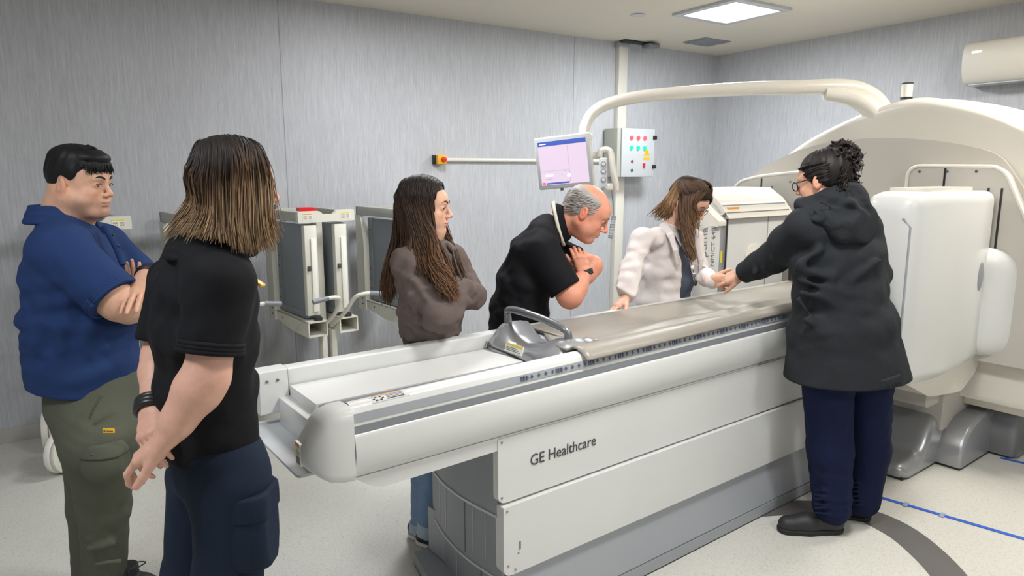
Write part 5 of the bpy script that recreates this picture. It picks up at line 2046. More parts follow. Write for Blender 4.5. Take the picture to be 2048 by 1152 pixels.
    far.append(sweep(W, -.082, -.104, .9, 1.04) + [P(402, 420, -.05), P(384, 476, -.09)])
    sets.append(strands('h', far, 620, None, None, r=.0026, jit=.004, seed=2, cols=cols, npts=22, lenj=.2, wave=.002, wn=2))
    ff = [sweep(W, -.08, -.09, -1, 1.03) + [P(400, 430, .08), P(390, 475, .08)], sweep(W, -.03, -.03, -1, 1.03) + [P(470, 450, .08), P(465, 495, .09)],
          sweep(W, .03, .04, -1, 1.03) + [P(515, 450, .07), P(530, 500, .07)], sweep(W, .055, .066, -1, 1.03) + [P(540, 445, .04), P(552, 492, .05)]]
    sets.append(strands('h', ff, 420, None, None, r=.0028, jit=.003, seed=3, cols=cols, npts=22))
    wisps = [sweep(W, .05, .07, .6, 1.10) + [P(548, 445, -.02), P(562, 470, .0)], sweep(W, .03, .06, .9, 1.08) + [P(545, 450, -.03), P(558, 488, -.01)]]
    sets.append(strands('h', wisps, 36, None, None, r=.0014, jit=.006, seed=12, cols=cols2, npts=22, lenj=.1, wave=.006, wn=2))
    hair_obj('hair', sets, 'hair', e)
    # polo
    lo, hi = bbox([P(320, 500, .1), P(510, 900, .1), Rs, Ls, P(440, 660, -.1)], .15)
    s = Field(lo, hi, .0055)
    s.torso([(P(430, 498, .01), .075, .058, sd), (P(412, 522), .150, .070, sd), (P(406, 580), .160, .096, sd), (P(405, 660), .152, .100, sd), (P(412, 770), .140, .096, sd), (P(424, 935, .0), .145, .098, sd)], .03)
    s.chain([P(424, 520, -.03), Rs], [.055, .062], .04)
    s.chain([P(420, 520, .04), Ls], [.055, .062], .04)
    ra = nrm(Re - Rs)
    la = nrm(Le - Ls)
    s.etube(Rs, Rs + ra * .150, (.064, .064), (.062, .060), fw, .03, cap=(True, False))
    s.etube(Ls, Ls + la * .16, (.068, .066), (.062, .060), fw, .03, cap=(True, False))
    s.wrinkle(folds(5, 40, np.minimum(Rs, P(320, 880, -.1)), np.maximum(Re, P(500, 560, .1)), .06), .003)
    s.plane(P(425, 905), np.array([0, 0, -1.0]) + fw * -.05)
    sh = fobj('polo_shirt', s.mesh(), 'black_knit', e)
    cu = Rs + ra * .150
    band('sleeve_cuff', cu - ra * .012, ra, .061, .020, 'black_knit', sh, side=UPV)
    collar('collar', P(424, 508), UPV, fw, .072, .03, 'black_knit', sh, open_=.3, flare=1.2)
    band('wristband', Lw + nrm(Le - Lw) * .012, Lw - Le, .030, .026, 'black', e, th=.0025, side=HF)['label'] = 'black wristband'
    bg = frame([float(q) for q in P(507, 562, -.02)], [float(q) for q in HR * .8 - UPV * .5 - HF * .2], [float(q) for q in UPV * .8 + HR * .5])
    bm = bmesh.new()
    b_box(bm, (-.012, -.003, -.02), (.020, .003, .0), bg)
    o = fin('badge', bm, 'yellow', e, .001)
    o['label'] = 'orange and white badge'
    bm = bmesh.new()
    b_box(bm, (-.022, -.003, -.02), (-.012, .003, .0), bg)
    fin('badge_clip', bm, 'label', o, .001)
    # trousers
    hR, kR, aR = P(462, 960, -.07), P(456, 1150, -.06), P(450, 1420, -.05)
    hL, kL, aL = P(408, 960, .07), P(388, 1150, .08), P(390, 1400, .08)
    aR[2] = aL[2] = .10
    t = leg_field([hR, hL], [kR, kL], [aR, aL], .084, .072, .062, .008, waist=(P(432, 885), .128, .090, sd, P(434, 950)), seed=31, amp=.0035)
    t.plane(aR - UPV * .06, -UPV)
    tr = fobj('cargo_trousers', t.mesh(), 'navy', e)
    pc = P(472, 1022, -.128)
    fl = Field(*bbox([pc - .1, pc + .1], .03), .004)
    ax3 = np.array([nrm(HR + HF * .15), HF, UPV])
    fl.ell(pc + HF * .062, (.074, .078, .12), .004, 'add', ax3)
    fl.plane(pc + HR * .062, HR)
    fl.plane(pc - HR * .062, -HR)
    fl.plane(pc + UPV * .030, UPV)
    fl.plane(pc - UPV * .028, -UPV)
    fobj('pocket_flap', fl.mesh(), 'navy', tr)
    fl = Field(*bbox([pc - .16, pc + .12], .03), .004)
    fl.ell(pc + HF * .062 - UPV * .06, (.070, .073, .17), .004, 'add', ax3)
    fl.plane(pc + HR * .058, HR)
    fl.plane(pc - HR * .050, -HR)
    fl.plane(pc - UPV * .02, UPV)
    fl.plane(pc - UPV * .15, -UPV)
    fobj('cargo_pocket', fl.mesh(), 'navy', tr)
    pc = P(398, 965, -.045)
    fl = Field(*bbox([pc - .1, pc + .1], .03), .004)
    fl.ell(pc + HF * .075, (.095, .098, .10), .004, 'add', ax3)
    fl.plane(pc + HR * .050, HR)
    fl.plane(pc - HR * .045, -HR)
    fl.plane(pc + UPV * .035, UPV)
    fl.plane(pc - UPV * .055, -UPV)
    fobj('back_pocket', fl.mesh(), 'navy', tr)
    for a_, d_ in ((aR, fw), (aL, fw)):
        g = a_ * [1, 1, 0]
        shoe('shoe', e, g - d_ * .07, g + d_ * .20)
    F_.done()


# ================================================================== woman in the brown sweatshirt
def woman_brown():
    F_ = Fig(2.74, 'young woman with long wavy brown hair, brown sweatshirt and jeans, arms crossed')
    P = F_.P
    e = F_.root(860)
    fw = facing(38)
    sd = np.cross(fw, UPV)
    B = pitchdown(facing(14), 3)
    hc = P(851, 414)
    S = .955
    nk = P(862, 482)
    base, lip = srgb(220, 174, 148), srgb(196, 112, 104)
    f, W = head_field(hc, B, nk, S, fem=True, ear=False, neckr=.049, nose=1.0, brow=.5, h=.0026)
    body = [f.mesh()]
    Rs, Re, Rw = P(818, 528, -.09), P(880, 632, -.20), P(925, 578, -.06)
    Ls, Le, Lw = P(905, 522, .10), P(944, 592, .02), P(905, 580, -.10)
    a = Field(*bbox([P(885, 590, -.2), P(945, 545, .05)], .06), .003)
    hand(a, P(932, 574, -.02), P(905, 566, -.06) - P(932, 574, -.02), -HF + UPV * .5, UPV, curl=(.3, .3, .3, .3), S=.85)
    body.append(a.mesh())
    c = Field(*bbox([P(830, 500, -.05), P(890, 1060, .1)], .14), .012)
    c.torso([(P(862, 520), .12, .06, sd), (P(862, 700), .10, .07, sd)], .03)
    c.chain([P(880, 740, -.02), P(870, 920, 0), P(860, 1055, 0)], [.05, .04, .03])
    c.chain([P(850, 740, .04), P(850, 920, .05), P(848, 1055, .04)], [.05, .04, .03])
    body.append(c.mesh())
    bo = fobj('body', body, skin('skin_fair', base), e, face_tint(hc, B, S, base, lip, red=.2))
    eyes(W, B, S, bo, look=(0, -.1))
    M['brown_brow'] = mat('brown_brow', srgb(60, 42, 36), .6)
    brow_strip(W, B, S, M['brown_brow'], bo, th=.0024, arch=.005)
    # hair
    dk, md, wm_ = (.012, .0085, .0075), (.045, .024, .015), (.13, .065, .034)
    cols = [(0, dk), (.4, (.018, .011, .009)), (.65, md), (1, wm_)]
    capf = hair_cap(hc, B, S, [(-.12, -.06), (-.02, -.06), (.0, -.03), (.02, .0), (.05, .045), (.070, .070), (.12, .080)], .99)
    sets = [const_col(*capf.mesh(), dk)]
    nearg = []
    for y0, y1, low, tip in (
            (-.085, -.105, P(803, 480, .0), [P(785, 560, -.02), P(782, 605, -.02)]),
            (-.07, -.088, P(812, 475, -.03), [P(790, 540, -.05), P(786, 595, -.05)]),
            (-.05, -.065, P(826, 470, -.08), [P(812, 520, -.12), P(808, 560, -.13)]),
            (-.03, -.038, P(838, 478, -.10), [P(850, 530, -.19), P(862, 570, -.20)]),
            (-.01, -.010, P(852, 482, -.10), [P(878, 540, -.20), P(893, 585, -.20)]),
            (.02, .012, P(862, 482, -.09), [P(892, 545, -.19), P(908, 592, -.20)]),
            (.045, .032, P(867, 478, -.07), [P(895, 530, -.17), P(912, 580, -.19)]),
            (.070, .044, P(869, 474, -.065), [P(893, 520, -.16), P(908, 570, -.19)])):
        nearg.append(sweep(W, y0, y1, 1, 1.03) + [low] + tip)
    sets.append(strands('h', nearg, 1300, None, None, r=.0032, jit=.0035, seed=1, cols=cols, npts=28, wave=.006, wn=8, lenj=.12))
    backg = []
    for sd_, tip in ((-.4, [P(792, 480, .04), P(775, 560, .03), P(778, 612, .03)]), (.1, [P(792, 480, .02), P(773, 550, .0), P(774, 600, .0)]),
                     (.6, [P(796, 480, .0), P(778, 550, -.02), P(778, 606, -.02)])):
        backg.append(sweep(W, -.088, -.112, sd_, 1.03) + tip)
    sets.append(strands('h', backg, 460, None, None, r=.0034, jit=.006, seed=2, cols=cols, npts=28, wave=.007, wn=8))
    farg = []
    for y0, y1, tip in ((-.06, -.07, [P(862, 480, .08), P(880, 520, .10)]), (-.02, -.02, [P(885, 470, .07), P(912, 530, .0), P(918, 575, -.03)]), (.03, .02, [P(888, 465, .06), P(912, 520, -.02), P(925, 570, -.05)]),
                        (.068, .045, [P(890, 462, .05), P(912, 520, -.02), P(925, 570, -.05)])):
        farg.append(sweep(W, y0, y1, -1, 1.03) + tip)
    sets.append(strands('h', farg, 460, None, None, r=.0032, jit=.005, seed=3, cols=cols, npts=28, wave=.006, wn=8))
    # front lock in warmer brown
    fl = [[W(.078, .02, -.03), P(868, 470, -.10), P(880, 520, -.19), P(902, 560, -.22), P(912, 600, -.21)],
          [W(.080, .0, -.04), P(858, 480, -.11), P(866, 530, -.20), P(880, 565, -.22), P(900, 598, -.22)]]
    sets.append(strands('h', fl, 200, None, None, r=.003, jit=.009, seed=4, cols=[(0, md), (.5, wm_), (1, (.22, .115, .06))], npts=22, wave=.010, wn=6))
    hair_obj('hair', sets, 'hair', e)
    # sweatshirt
    lo, hi = bbox([P(800, 490, .05), P(920, 690, .05), Rs, Re, Rw, Ls, Le, Lw], .12)
    s = Field(lo, hi, .005)
    s.torso([(P(863, 492), .070, .058, sd), (P(862, 512), .150, .082, sd), (P(862, 560), .162, .105, sd), (P(864, 620), .150, .108, sd), (P(862, 664), .148, .112, sd)], .045)
    s.chain([P(855, 508, -.04), Rs], [.05, .062], .04)
    s.chain([P(875, 506, .04), Ls], [.05, .060], .04)
    s.chain([Rs, Rs + (Re - Rs) * .5, Re], [.068, .068, .062], .03)
    s.chain([Re, Re + (Rw - Re) * .5, Rw], [.060, .054, .042], .03)
    s.chain([Ls, Le], [.060, .056], .03)
    s.chain([Le, Le + (Lw - Le) * .5, Lw], [.054, .050, .040], .02)
    s.ell(P(884, 596, -.09), (.09, .07, .09), .03)
    s.ell(P(850, 640, -.05), (.07, .07, .06), .03)
    s.ell(P(842, 622, -.10), (.05, .06, .07), .03)
    rr = np.random.RandomState(9)
    for k in range(12):   # gathers on the sleeves
        t_ = rr.uniform(.25, 1)
        cc = Re + (Rw - Re) * t_ if k % 2 else Rs + (Re - Rs) * (.3 + .7 * t_)
        s.cone(cc + HR * -.03 + UPV * .045 - HF * .05, cc + HR * .035 - UPV * .035 - HF * .048, .009, .012, .018)
    s.wrinkle(folds(15, 50, P(800, 690, -.2), P(950, 500, .05), .05), .005)
    s.plane(P(862, 668), -UPV)
    sh = fobj('sweatshirt', s.mesh(), 'brown', e)
    r_ = Field(*bbox([P(800, 660, 0), P(930, 695, 0)], .1), .005)
    r_.etube(P(862, 662), P(862, 690), (.142, .106), (.128, .096), sd, .0, cap=(False, False))
    fobj('waistband', r_.mesh(), 'brownrib', sh)
    collar('hood', P(858, 498), UPV, fw, .075, .02, 'brown', sh, open_=.35, flare=1.25, th=.012)
    tube('zip', [P(897, 500, -.05) + fw * .02, P(906, 530, -.09) + fw * .015, P(918, 560, -.10) + fw * .015], .0035, 'ink', sh, 6, 4)
    tube('necklace', [P(866, 480, -.05), P(876, 492, -.06), P(884, 494, -.055), P(888, 484, -.03)], .0012, mat('silver_chain', srgb(200, 200, 200), .25, metal=1), e, 6, 5)
    ball('pendant', P(880, 501, -.072), (.003, .003, .009), mat('gold', srgb(220, 180, 80), .25, metal=1), e, 10)
    # jeans, rolled cuffs
    hR, kR, aR = P(880, 742, -.03), P(872, 920, -.01), P(862, 1058, -.01)
    hL, kL, aL = P(846, 742, .05), P(850, 920, .06), P(846, 1056, .05)
    t = leg_field([hR, hL], [kR, kL], [aR, aL], .082, .062, .054, .007, waist=(P(862, 672), .125, .095, sd, P(862, 740)), seed=41, amp=.003)
    t.plane(P(860, 1066), -UPV)
    tr = fobj('jeans', t.mesh(), 'denim', e)
    M['denim_in'] = cloth('denim_inside', srgb(172, 188, 202), 300, .9)
    for a_, k_ in ((aR, kR), (aL, kL)):
        ax_ = nrm(a_ - k_)
        q = Field(a_ - .12, a_ + .12, .004)
        q.etube(a_ - ax_ * .035, a_ + ax_ * .022, (.060, .060), (.063, .063), fw, 0, cap=(False, False))
        q.plane(P(860, 1072), -UPV)
        fobj('rolled_cuff', q.mesh(), 'denim_in', tr)
    for a_ in (aR, aL):
        g = a_ * [1, 1, 0]
        shoe('shoe', e, g - fw * .08, g + fw * .15, w=.040, hgt=.06, sole='label')
    F_.done()


# ================================================================== bald man leaning over the table
def man_bald():
    F_ = Fig(3.15, 'balding grey-haired man in a black polo, leaning forward over the table')
    P = F_.P
    e = F_.root(1010)
    B = pitchdown(facing(8), 30, 0)
    fw = facing(6)
    sd = np.cross(fw, UPV)
    hc = P(1174, 425)
    S = 1.05
    nk = P(1108, 452, .02)
    base, lip = srgb(216, 148, 122), srgb(186, 110, 100)
    f, W = head_field(hc, B, nk, S, h=.0028, fat=.5, neckr=.054, nose=1.15)
    body = [f.mesh()]
    Rs, Re, Rw = P(1082, 500, -.15), P(1140, 592, -.20), P(1170, 548, -.10)
    Ls, Le, Lw = P(1105, 500, .15), P(1184, 532, .03), P(1150, 575, -.04)
    a = Field(*bbox([P(1100, 560, -.25), Re, Rw, Ls, Le, Lw, P(1150, 480, -.15), P(1190, 540, 0)], .07), .0032)
    limb(a, [Rs, Re], [.060, .052], .02)
    limb(a, [Re, Re + (Rw - Re) * .4, Rw], [.052, .048, .030], .03)
    limb(a, [Ls, Le], [.05, .048], .02)
    limb(a, [Le, Le + (Lw - Le) * .4, Lw], [.048, .046, .030], .02)
    hand(a, Rw, P(1156, 500, -.09) - Rw, -HF * .8 + HR * .3, -HR, curl=(.5, .55, .6, .6), S=.92)
    body.append(a.mesh())
    c = Field(*bbox([P(990, 480, -.05), P(1060, 1050, .1)], .2), .014)
    c.torso([(P(1085, 500), .13, .07, sd), (P(1030, 600), .13, .09, sd), (P(1010, 690), .12, .09, sd)], .03)
    c.chain([P(1010, 700, -.08), P(1030, 860, -.05), P(1020, 1010, -.05)], [.06, .05, .035])
    c.chain([P(1000, 700, .08), P(1010, 860, .08), P(1000, 1010, .08)], [.06, .05, .035])
    body.append(c.mesh())
    bo = fobj('body', body, skin('skin_ruddy', base), e, face_tint(hc, B, S, base, lip, stub=.12, stubc=srgb(190, 170, 160), red=.5))
    eyes(W, B, S, bo, look=(0, -.4))
    brow_strip(W, B, S, mat('grey_brow', srgb(170, 165, 160), .7), bo, th=.003)
    zl = [(-.12, -.070), (-.05, -.055), (-.03, -.045), (-.014, .018), (.008, .018), (.020, -.006), (.028, .008), (.036, .04), (.05, .2)]

    def ex(f_, w_):
        f_.ell(w_(0, .030, .148), (.094 * S, .138 * S, .098 * S), .004, 'sub', B)
    hcap = hair_cap(hc, B, S, zl, 1.0, extra=ex, r=(.078, .103, .092), cc=(0, -.014, .030))
    sets = [const_col(*hcap.mesh(), srgb(166, 160, 156))]
    rr = np.random.RandomState(2)
    paths = []
    for i in range(900):
        sx = rr.choice([-1, 1])
        y = rr.uniform(-.115, .036)
        z = rr.uniform(-.055, .070 - max(0, y + .02) * .2)
        q = np.array([0, y + .014, z - .030])
        inside = 1 - (q[1] / .104) ** 2 - (q[2] / .093) ** 2
        if inside < .02 or z < np.interp(y, [a_ for a_, b_ in zl], [b_ for a_, b_ in zl]):
            continue
        x = sx * .079 * math.sqrt(inside)
        # below the bald crown only
        if (x / .094) ** 2 + ((y - .030) / .138) ** 2 + ((z - .148) / .098) ** 2 < 1:
            continue
        n_ = nrm([x / .079 ** 2, q[1] / .104 ** 2, q[2] / .093 ** 2])
        p0 = np.array([x, y, z])
        tdir = np.array([0, -.020, -.008]) if y > -.09 else np.array([-sx * .003, -.002, -.014])
        paths.append((np.array([W(*p0), W(*(p0 + n_ * .003 + tdir * .5)), W(*(p0 + n_ * .0025 + tdir))]), np.array([.0016, .0016, .0004])))
    v_, q_, _ = tubes_mesh(paths, 4)
    cc_ = np.repeat(np.random.RandomState(1).uniform(.75, 1.15, len(paths)), 3 * 4 + 2)[:, None] * np.array(srgb(176, 170, 166))
    sets.append((v_, q_, cc_))
    hair_obj('hair', sets, 'hair', e)
    # polo
    lo, hi = bbox([P(990, 440, .05), P(1110, 700, .05), Rs, Re, Ls], .16)
    s = Field(lo, hi, .006)
    up1 = nrm(P(1108, 452) - P(1050, 560))
    s.torso([(P(1112, 456, .02), .066, .050, sd), (P(1086, 470), .150, .075, sd), (P(1068, 505), .185, .112, sd), (P(1052, 560), .185, .130, sd), (P(1038, 620), .172, .135, sd), (P(1030, 720), .168, .135, sd)], .035)
    s.ell(P(1098, 446, .02), (.07, .08, .045), .02)
    s.chain([P(1092, 472, -.05), Rs], [.055, .072], .04)
    s.chain([P(1097, 472, .05), Ls], [.055, .068], .04)
    ra = nrm(Re - Rs)
    s.etube(Rs, Rs + ra * .205, (.080, .080), (.078, .074), sd, .03, cap=(True, False))
    la = nrm(Le - Ls)
    s.etube(Ls, Ls + la * .14, (.07, .07), (.066, .064), sd, .03, cap=(True, False))
    s.wrinkle(folds(25, 40, P(980, 680, -.2), P(1120, 480, .05), .06), .004)
    s.plane(P(1020, 700), -UPV)
    sh = fobj('polo_shirt', s.mesh(), 'black_knit', e)
    nd = nrm(W(0, -.03, -.06) - nk)
    co = collar('collar', nk + nd * .022, nd, np.cross(sd, nd) * -1 if np.dot(np.cross(sd, nd) * -1, HR) > 0 else np.cross(sd, nd), .076, .035, 'black_knit', sh, open_=.45, flare=1.24, th=.0065)
    cf = nrm(np.cross(nd, sd))
    cf = cf if cf @ HR > 0 else -cf
    cs = np.cross(cf, nd)
    pts = [nk + nd * .026 + (cf * math.cos(a_) * 1.05 + cs * math.sin(a_)) * .099 for a_ in np.linspace(.5, 2 * PI - .5, 40)]
    V_, Q_, _ = tubes_mesh([(np.array(pts), np.full(40, .0085))], 8)
    new_obj('collar_stripe', mesh_from('collar_stripe', V_, Q_), 'whiteline', co)
    band('wristwatch', Rw + nrm(P(1156, 500, -.09) - Rw) * .006, P(1156, 500, -.09) - Rw, .034, .020, 'black', e, th=.003, flat=.8, side=HF)
    t = leg_field([P(1025, 720, -.09), P(1010, 720, .09)], [P(1035, 860, -.06), P(1015, 860, .09)], [P(1025, 1000, -.05), P(1005, 1000, .09)], .10, .078, .065, .009, waist=(P(1025, 670), .15, .12, sd, P(1020, 720)), seed=51)
    t.plane(P(1020, 1000) * [1, 1, 0] + UPV * .05, -UPV)
    fobj('trousers', t.mesh(), 'navy', e)
    for q in (P(1022, 1000, -.05), P(1002, 1000, .09)):
        g = q * [1, 1, 0]
        shoe('shoe', e, g - fw * .08, g + fw * .19)
    F_.done()


# ================================================================== woman in the white coat
def woman_lab():
    F_ = Fig(3.68, 'woman with tied-back brown hair in an open white coat, bending over the mat')
    P = F_.P
    e = F_.root(1320)
    fw = facing(38)
    sd = np.cross(fw, UPV)
    B = pitchdown(facing(24), 34)
    hc = P(1378, 403)
    S = 1.02
    nk = P(1345, 452, .01)
    base, lip = srgb(222, 172, 148), srgb(196, 112, 104)
    f, W = head_field(hc, B, nk, S, fem=True, neckr=.048, nose=.9, brow=.5)
    body = [f.mesh()]
    Rs, Re, Rw = P(1283, 478, -.16), P(1262, 540, -.28), P(1252, 592, -.37)
    Ls, Le, Lw = P(1388, 478, .12), P(1398, 545, -.05), P(1425, 562, -.33)
    a = Field(*bbox([P(1240, 590, -.42), P(1262, 612, -.33)], .10), .003)
    hd_ = P(1240, 606, -.40) - Rw
    hand(a, P(1253, 593, -.37), P(1238, 605, -.395) - P(1253, 593, -.37), UPV * .9 - HF * .3, -HF, curl=(.12, .12, .12, .12), S=.9, thumb=(.7, .2))
    body.append(a.mesh())
    a = Field(*bbox([P(1420, 562, -.36), P(1450, 565, -.42)], .08), .003)
    hand(a, P(1421, 561, -.335), P(1448, 563, -.40) - P(1421, 561, -.335), UPV * .8 - HF * .6, -HF * .5 + HR * .3 + UPV * .3, curl=(.25, .25, .3, .35), S=.88, thumb=(.5, .3))
    body.append(a.mesh())
    c = Field(*bbox([P(1290, 470, -.05), P(1360, 900, .1)], .2), .014)
    c.torso([(P(1335, 480), .11, .06, sd), (P(1330, 560), .10, .07, sd), (P(1325, 640), .11, .08, sd)], .03)
    c.chain([P(1335, 650, -.06), P(1335, 780, -.05), P(1335, 920, -.05)], [.05, .04, .03])
    c.chain([P(1315, 650, .06), P(1315, 780, .06), P(1315, 920, .06)], [.05, .04, .03])
    body.append(c.mesh())
    bo = fobj('body', body, skin('skin_rose', base), e, face_tint(hc, B, S, base, lip, red=.15))
    eyes(W, B, S, bo, look=(0, -.5))
    brow_strip(W, B, S, M['brown_brow'], bo, th=.0024)
    dk, md, gd_ = (.024, .014, .010), (.085, .045, .025), (.24, .135, .062)
    cap = hair_cap(hc, B, S, [(-.12, -.05), (-.03, -.06), (.0, -.03), (.02, .01), (.045, .035), (.07, .058), (.12, .070)], 1.02)
    sets = [const_col(*cap.mesh(), dk)]
    knot = (.030, -.085, .075)
    gs = []
    for x0, y0, z0, x1, y1, z1 in ((.0, .088, .078, .03, .04, .128), (.03, .085, .070, .055, .03, .112), (.055, .066, .055, .075, .0, .085), (.072, .040, .035, .085, -.03, .055),
                                   (.078, .010, .005, .085, -.05, .030), (.070, -.03, -.045, .078, -.075, .010), (.04, -.07, -.06, .055, -.105, .0)):
        gs.append([W(x0, y0, z0), W(x1, y1, z1), W((x1 + knot[0]) / 2, (y1 + knot[1]) / 2 - .01, (z1 + knot[2]) / 2 + .012), W(*knot)])
    sets.append(strands('h', gs, 420, None, None, r=.0034, jit=.002, seed=1, cols=[(0, dk), (.5, md), (1, md)], npts=14, taper=(.7, 1, .8)))
    gs = []
    for x0, y0, z0, x1, y1, z1 in ((-.0, .088, .078, -.03, .04, .128), (-.03, .085, .070, -.055, .03, .112), (-.06, .06, .05, -.08, -.01, .07), (-.075, .0, .0, -.082, -.05, .03)):
        gs.append([W(x0, y0, z0), W(x1, y1, z1), W((x1 + knot[0]) / 2, (y1 + knot[1]) / 2 - .01, (z1 + knot[2]) / 2 + .015), W(*knot)])
    sets.append(strands('h', gs, 260, None, None, r=.0034, jit=.003, seed=2, cols=[(0, dk), (1, md)], npts=14, taper=(.7, 1, .8)))
    v_, q_, _ = tubes_mesh([(np.array(spline([W(.03, -.088, .078), W(.06, -.075, .055), W(.085, -.045, .035)], 5)), np.full(11, .006)), (np.array(spline([W(-.01, -.085, .088), W(.03, -.088, .080), W(.05, -.08, .06)], 5)), np.full(11, .008))], 8)
    sets.append(const_col(v_, q_, gd_))
    # the tied tail over the shoulder and the loose hair down the near side
    kp = W(.035, -.095, .07)
    tail = [[kp, P(1335, 392, -.08), P(1320, 412, -.06), P(1300, 432, -.04)], [kp, P(1342, 398, -.10), P(1332, 420, -.09), P(1316, 438, -.08)], [kp, P(1350, 402, -.11), P(1342, 425, -.11), P(1332, 442, -.10)]]
    sets.append(strands('h', tail, 320, None, None, r=.0036, jit=.006, seed=3, cols=[(0, md), (.5, gd_), (1, (.16, .09, .045))], npts=18, wave=.005, wn=4, lenj=.35))
    loose = [sweep(W, .06, .055, 1, 1.04) + [P(1396, 436, -.07), P(1396, 462, -.10)], sweep(W, .03, .030, 1, 1.04) + [P(1386, 440, -.09), P(1388, 480, -.13)], [W(.07, -.06, .045), P(1358, 420, -.11), P(1366, 470, -.14), P(1376, 512, -.17), P(1384, 528, -.18)], [W(.080, -.035, .03), P(1366, 420, -.11), P(1374, 470, -.14), P(1384, 505, -.17), P(1390, 522, -.17)],
             [W(.082, -.01, .0), P(1374, 430, -.10), P(1380, 470, -.13), P(1386, 500, -.15), P(1386, 520, -.16)]]
    sets.append(strands('h', loose, 420, None, None, r=.0036, jit=.005, seed=4, cols=[(0, dk), (.3, md), (.7, (.12, .065, .035)), (1, gd_)], npts=20, wave=.006, wn=5, lenj=.3))
    fr = [[W(-.01, .088, .080), W(-.05, .085, .06), W(-.078, .070, .0), W(-.078, .08, -.05)], [W(-.02, .085, .085), W(-.06, .07, .06), W(-.085, .055, .0), W(-.085, .07, -.04)]]
    sets.append(strands('h', fr, 120, None, None, r=.003, jit=.002, seed=5, cols=[(0, dk), (1, md)], npts=14))
    hair_obj('hair', sets, 'hair', e)
    # shirt under the coat
    lo, hi = bbox([P(1300, 470, .0), P(1380, 640, .0), Rs, Ls], .12)
    s = Field(lo, hi, .006)
    s.torso([(P(1348, 466), .06, .05, sd), (P(1342, 490), .115, .085, sd), (P(1345, 560), .12, .098, sd), (P(1338, 660), .13, .10, sd)], .04)
    s.wrinkle(folds(33, 20, lo, hi, .05), .003)
    fobj('shirt', s.mesh(), 'greyshirt', e)
    # coat
    lo, hi = bbox([P(1290, 460, .0), P(1400, 660, .0), Rs, Re, Rw, Ls, Le, Lw], .14)
    s = Field(lo, hi, .0055)
    s.torso([(P(1342, 460), .070, .058, sd), (P(1336, 480), .135, .085, sd), (P(1332, 540), .165, .118, sd), (P(1328, 600), .165, .125, sd), (P(1324, 700), .180, .135, sd)], .045)
    s.chain([P(1330, 470, -.05), Rs], [.045, .050], .04)
    s.chain([P(1350, 470, .05), Ls], [.045, .048], .04)
    s.chain([Rs, Re, Re + (Rw - Re) * .6, Rw - nrm(hd_) * .01], [.056, .055, .050, .044], .03)
    s.chain([Ls, Le, Le + (Lw - Le) * .6, Lw], [.050, .046, .042, .039], .03)
    for k in range(8):
        cc = Re + (Rw - Re) * (k / 8.0)
        s.cone(cc - HR * .05 + UPV * .02 - HF * .02, cc + HR * .03 - UPV * .01 - HF * .05, .006, .009, .012)
    s.wrinkle(folds(35, 46, P(1240, 600, -.4), P(1400, 460, .05), .05), .004)
    # open front: wedge cut away along the chest
    ctr = P(1345, 570) + fw * .17
    fup = nrm(P(1345, 470) - P(1345, 640))
    s.etube(P(1347, 452) + fw * .10, P(1345, 520) + fw * .16, (.030, .10), (.055, .12), sd, .005, 'sub')
    s.etube(P(1345, 520) + fw * .16, P(1345, 680) + fw * .20, (.055, .12), (.10, .14), sd, .005, 'sub')
    s.plane(Rw + nrm(hd_) * .01, nrm(hd_), bbox([Rw], .08))
    s.plane(P(1325, 690), -UPV)
    co = fobj('lab_coat', s.mesh(), 'labcoat', e)
    # lapels
    for sg, pts in ((1, [P(1326, 446, -.09), P(1342, 470, -.13), P(1352, 500, -.16), P(1356, 530, -.16)]), (-1, [P(1378, 452, .04), P(1394, 480, .0), P(1402, 520, -.06), P(1402, 550, -.08)])):
        lp = Field(*bbox(pts, .06), .004)
        for i in range(3):
            lp.etube(pts[i], pts[i + 1], (.024 - .004 * i, .007), (.020 - .004 * i, .006), nrm(np.cross(pts[i + 1] - pts[i], HF)), .008)
        fobj('lapel', lp.mesh(), 'labcoat', co)
    # lanyard with small charms
    tube('lanyard', [P(1345, 462, -.10), P(1358, 490, -.18), P(1376, 515, -.24)], .004, 'navy', e, 6, 4)
    o = ball('charm', P(1385, 535, -.26), (.010, .008, .012), 'label', e, 12)
    ball('charm', P(1388, 550, -.26), (.012, .008, .014), 'steel', e, 12)
    ball('charm', P(1391, 566, -.26), (.010, .008, .016), 'dark', e, 12)
    tube('charm_ring', [P(1376, 515, -.25), P(1384, 530, -.26), P(1389, 556, -.26), P(1391, 570, -.26)], .0025, 'ink', e, 6, 4)
    # glasses
    gl_ = mat('glasses_frame', (.02, .018, .018), .4)
    V_, Q_, _ = tubes_mesh([(np.array([W(-.078, .0, .006), W(-.060, .092, .002), W(-.052, .098, .0)]), np.full(3, .0018))] +
                           [(np.array([W(sx * .031 + .021 * math.cos(a_), .100, .016 * math.sin(a_) - .002) for a_ in np.linspace(0, 2 * PI, 21)]), np.full(21, .0016)) for sx in (-1, 1)], 6)
    new_obj('glasses', mesh_from('glasses', V_, Q_), gl_, e)
    t = leg_field([P(1338, 680, -.07), P(1315, 680, .07)], [P(1338, 790, -.05), P(1315, 790, .07)], [P(1336, 900, -.05), P(1315, 900, .07)], .095, .075, .065, .010, waist=(P(1326, 640), .13, .10, sd, P(1326, 680)), seed=61)
    t.plane(P(1320, 900) * [1, 1, 0] + UPV * .05, -UPV)
    fobj('trousers', t.mesh(), 'greyshirt', e)
    for q in (P(1336, 900, -.05), P(1315, 900, .07)):
        g = q * [1, 1, 0]
        shoe('shoe', e, g - fw * .08, g + fw * .15, w=.04)
    F_.done()


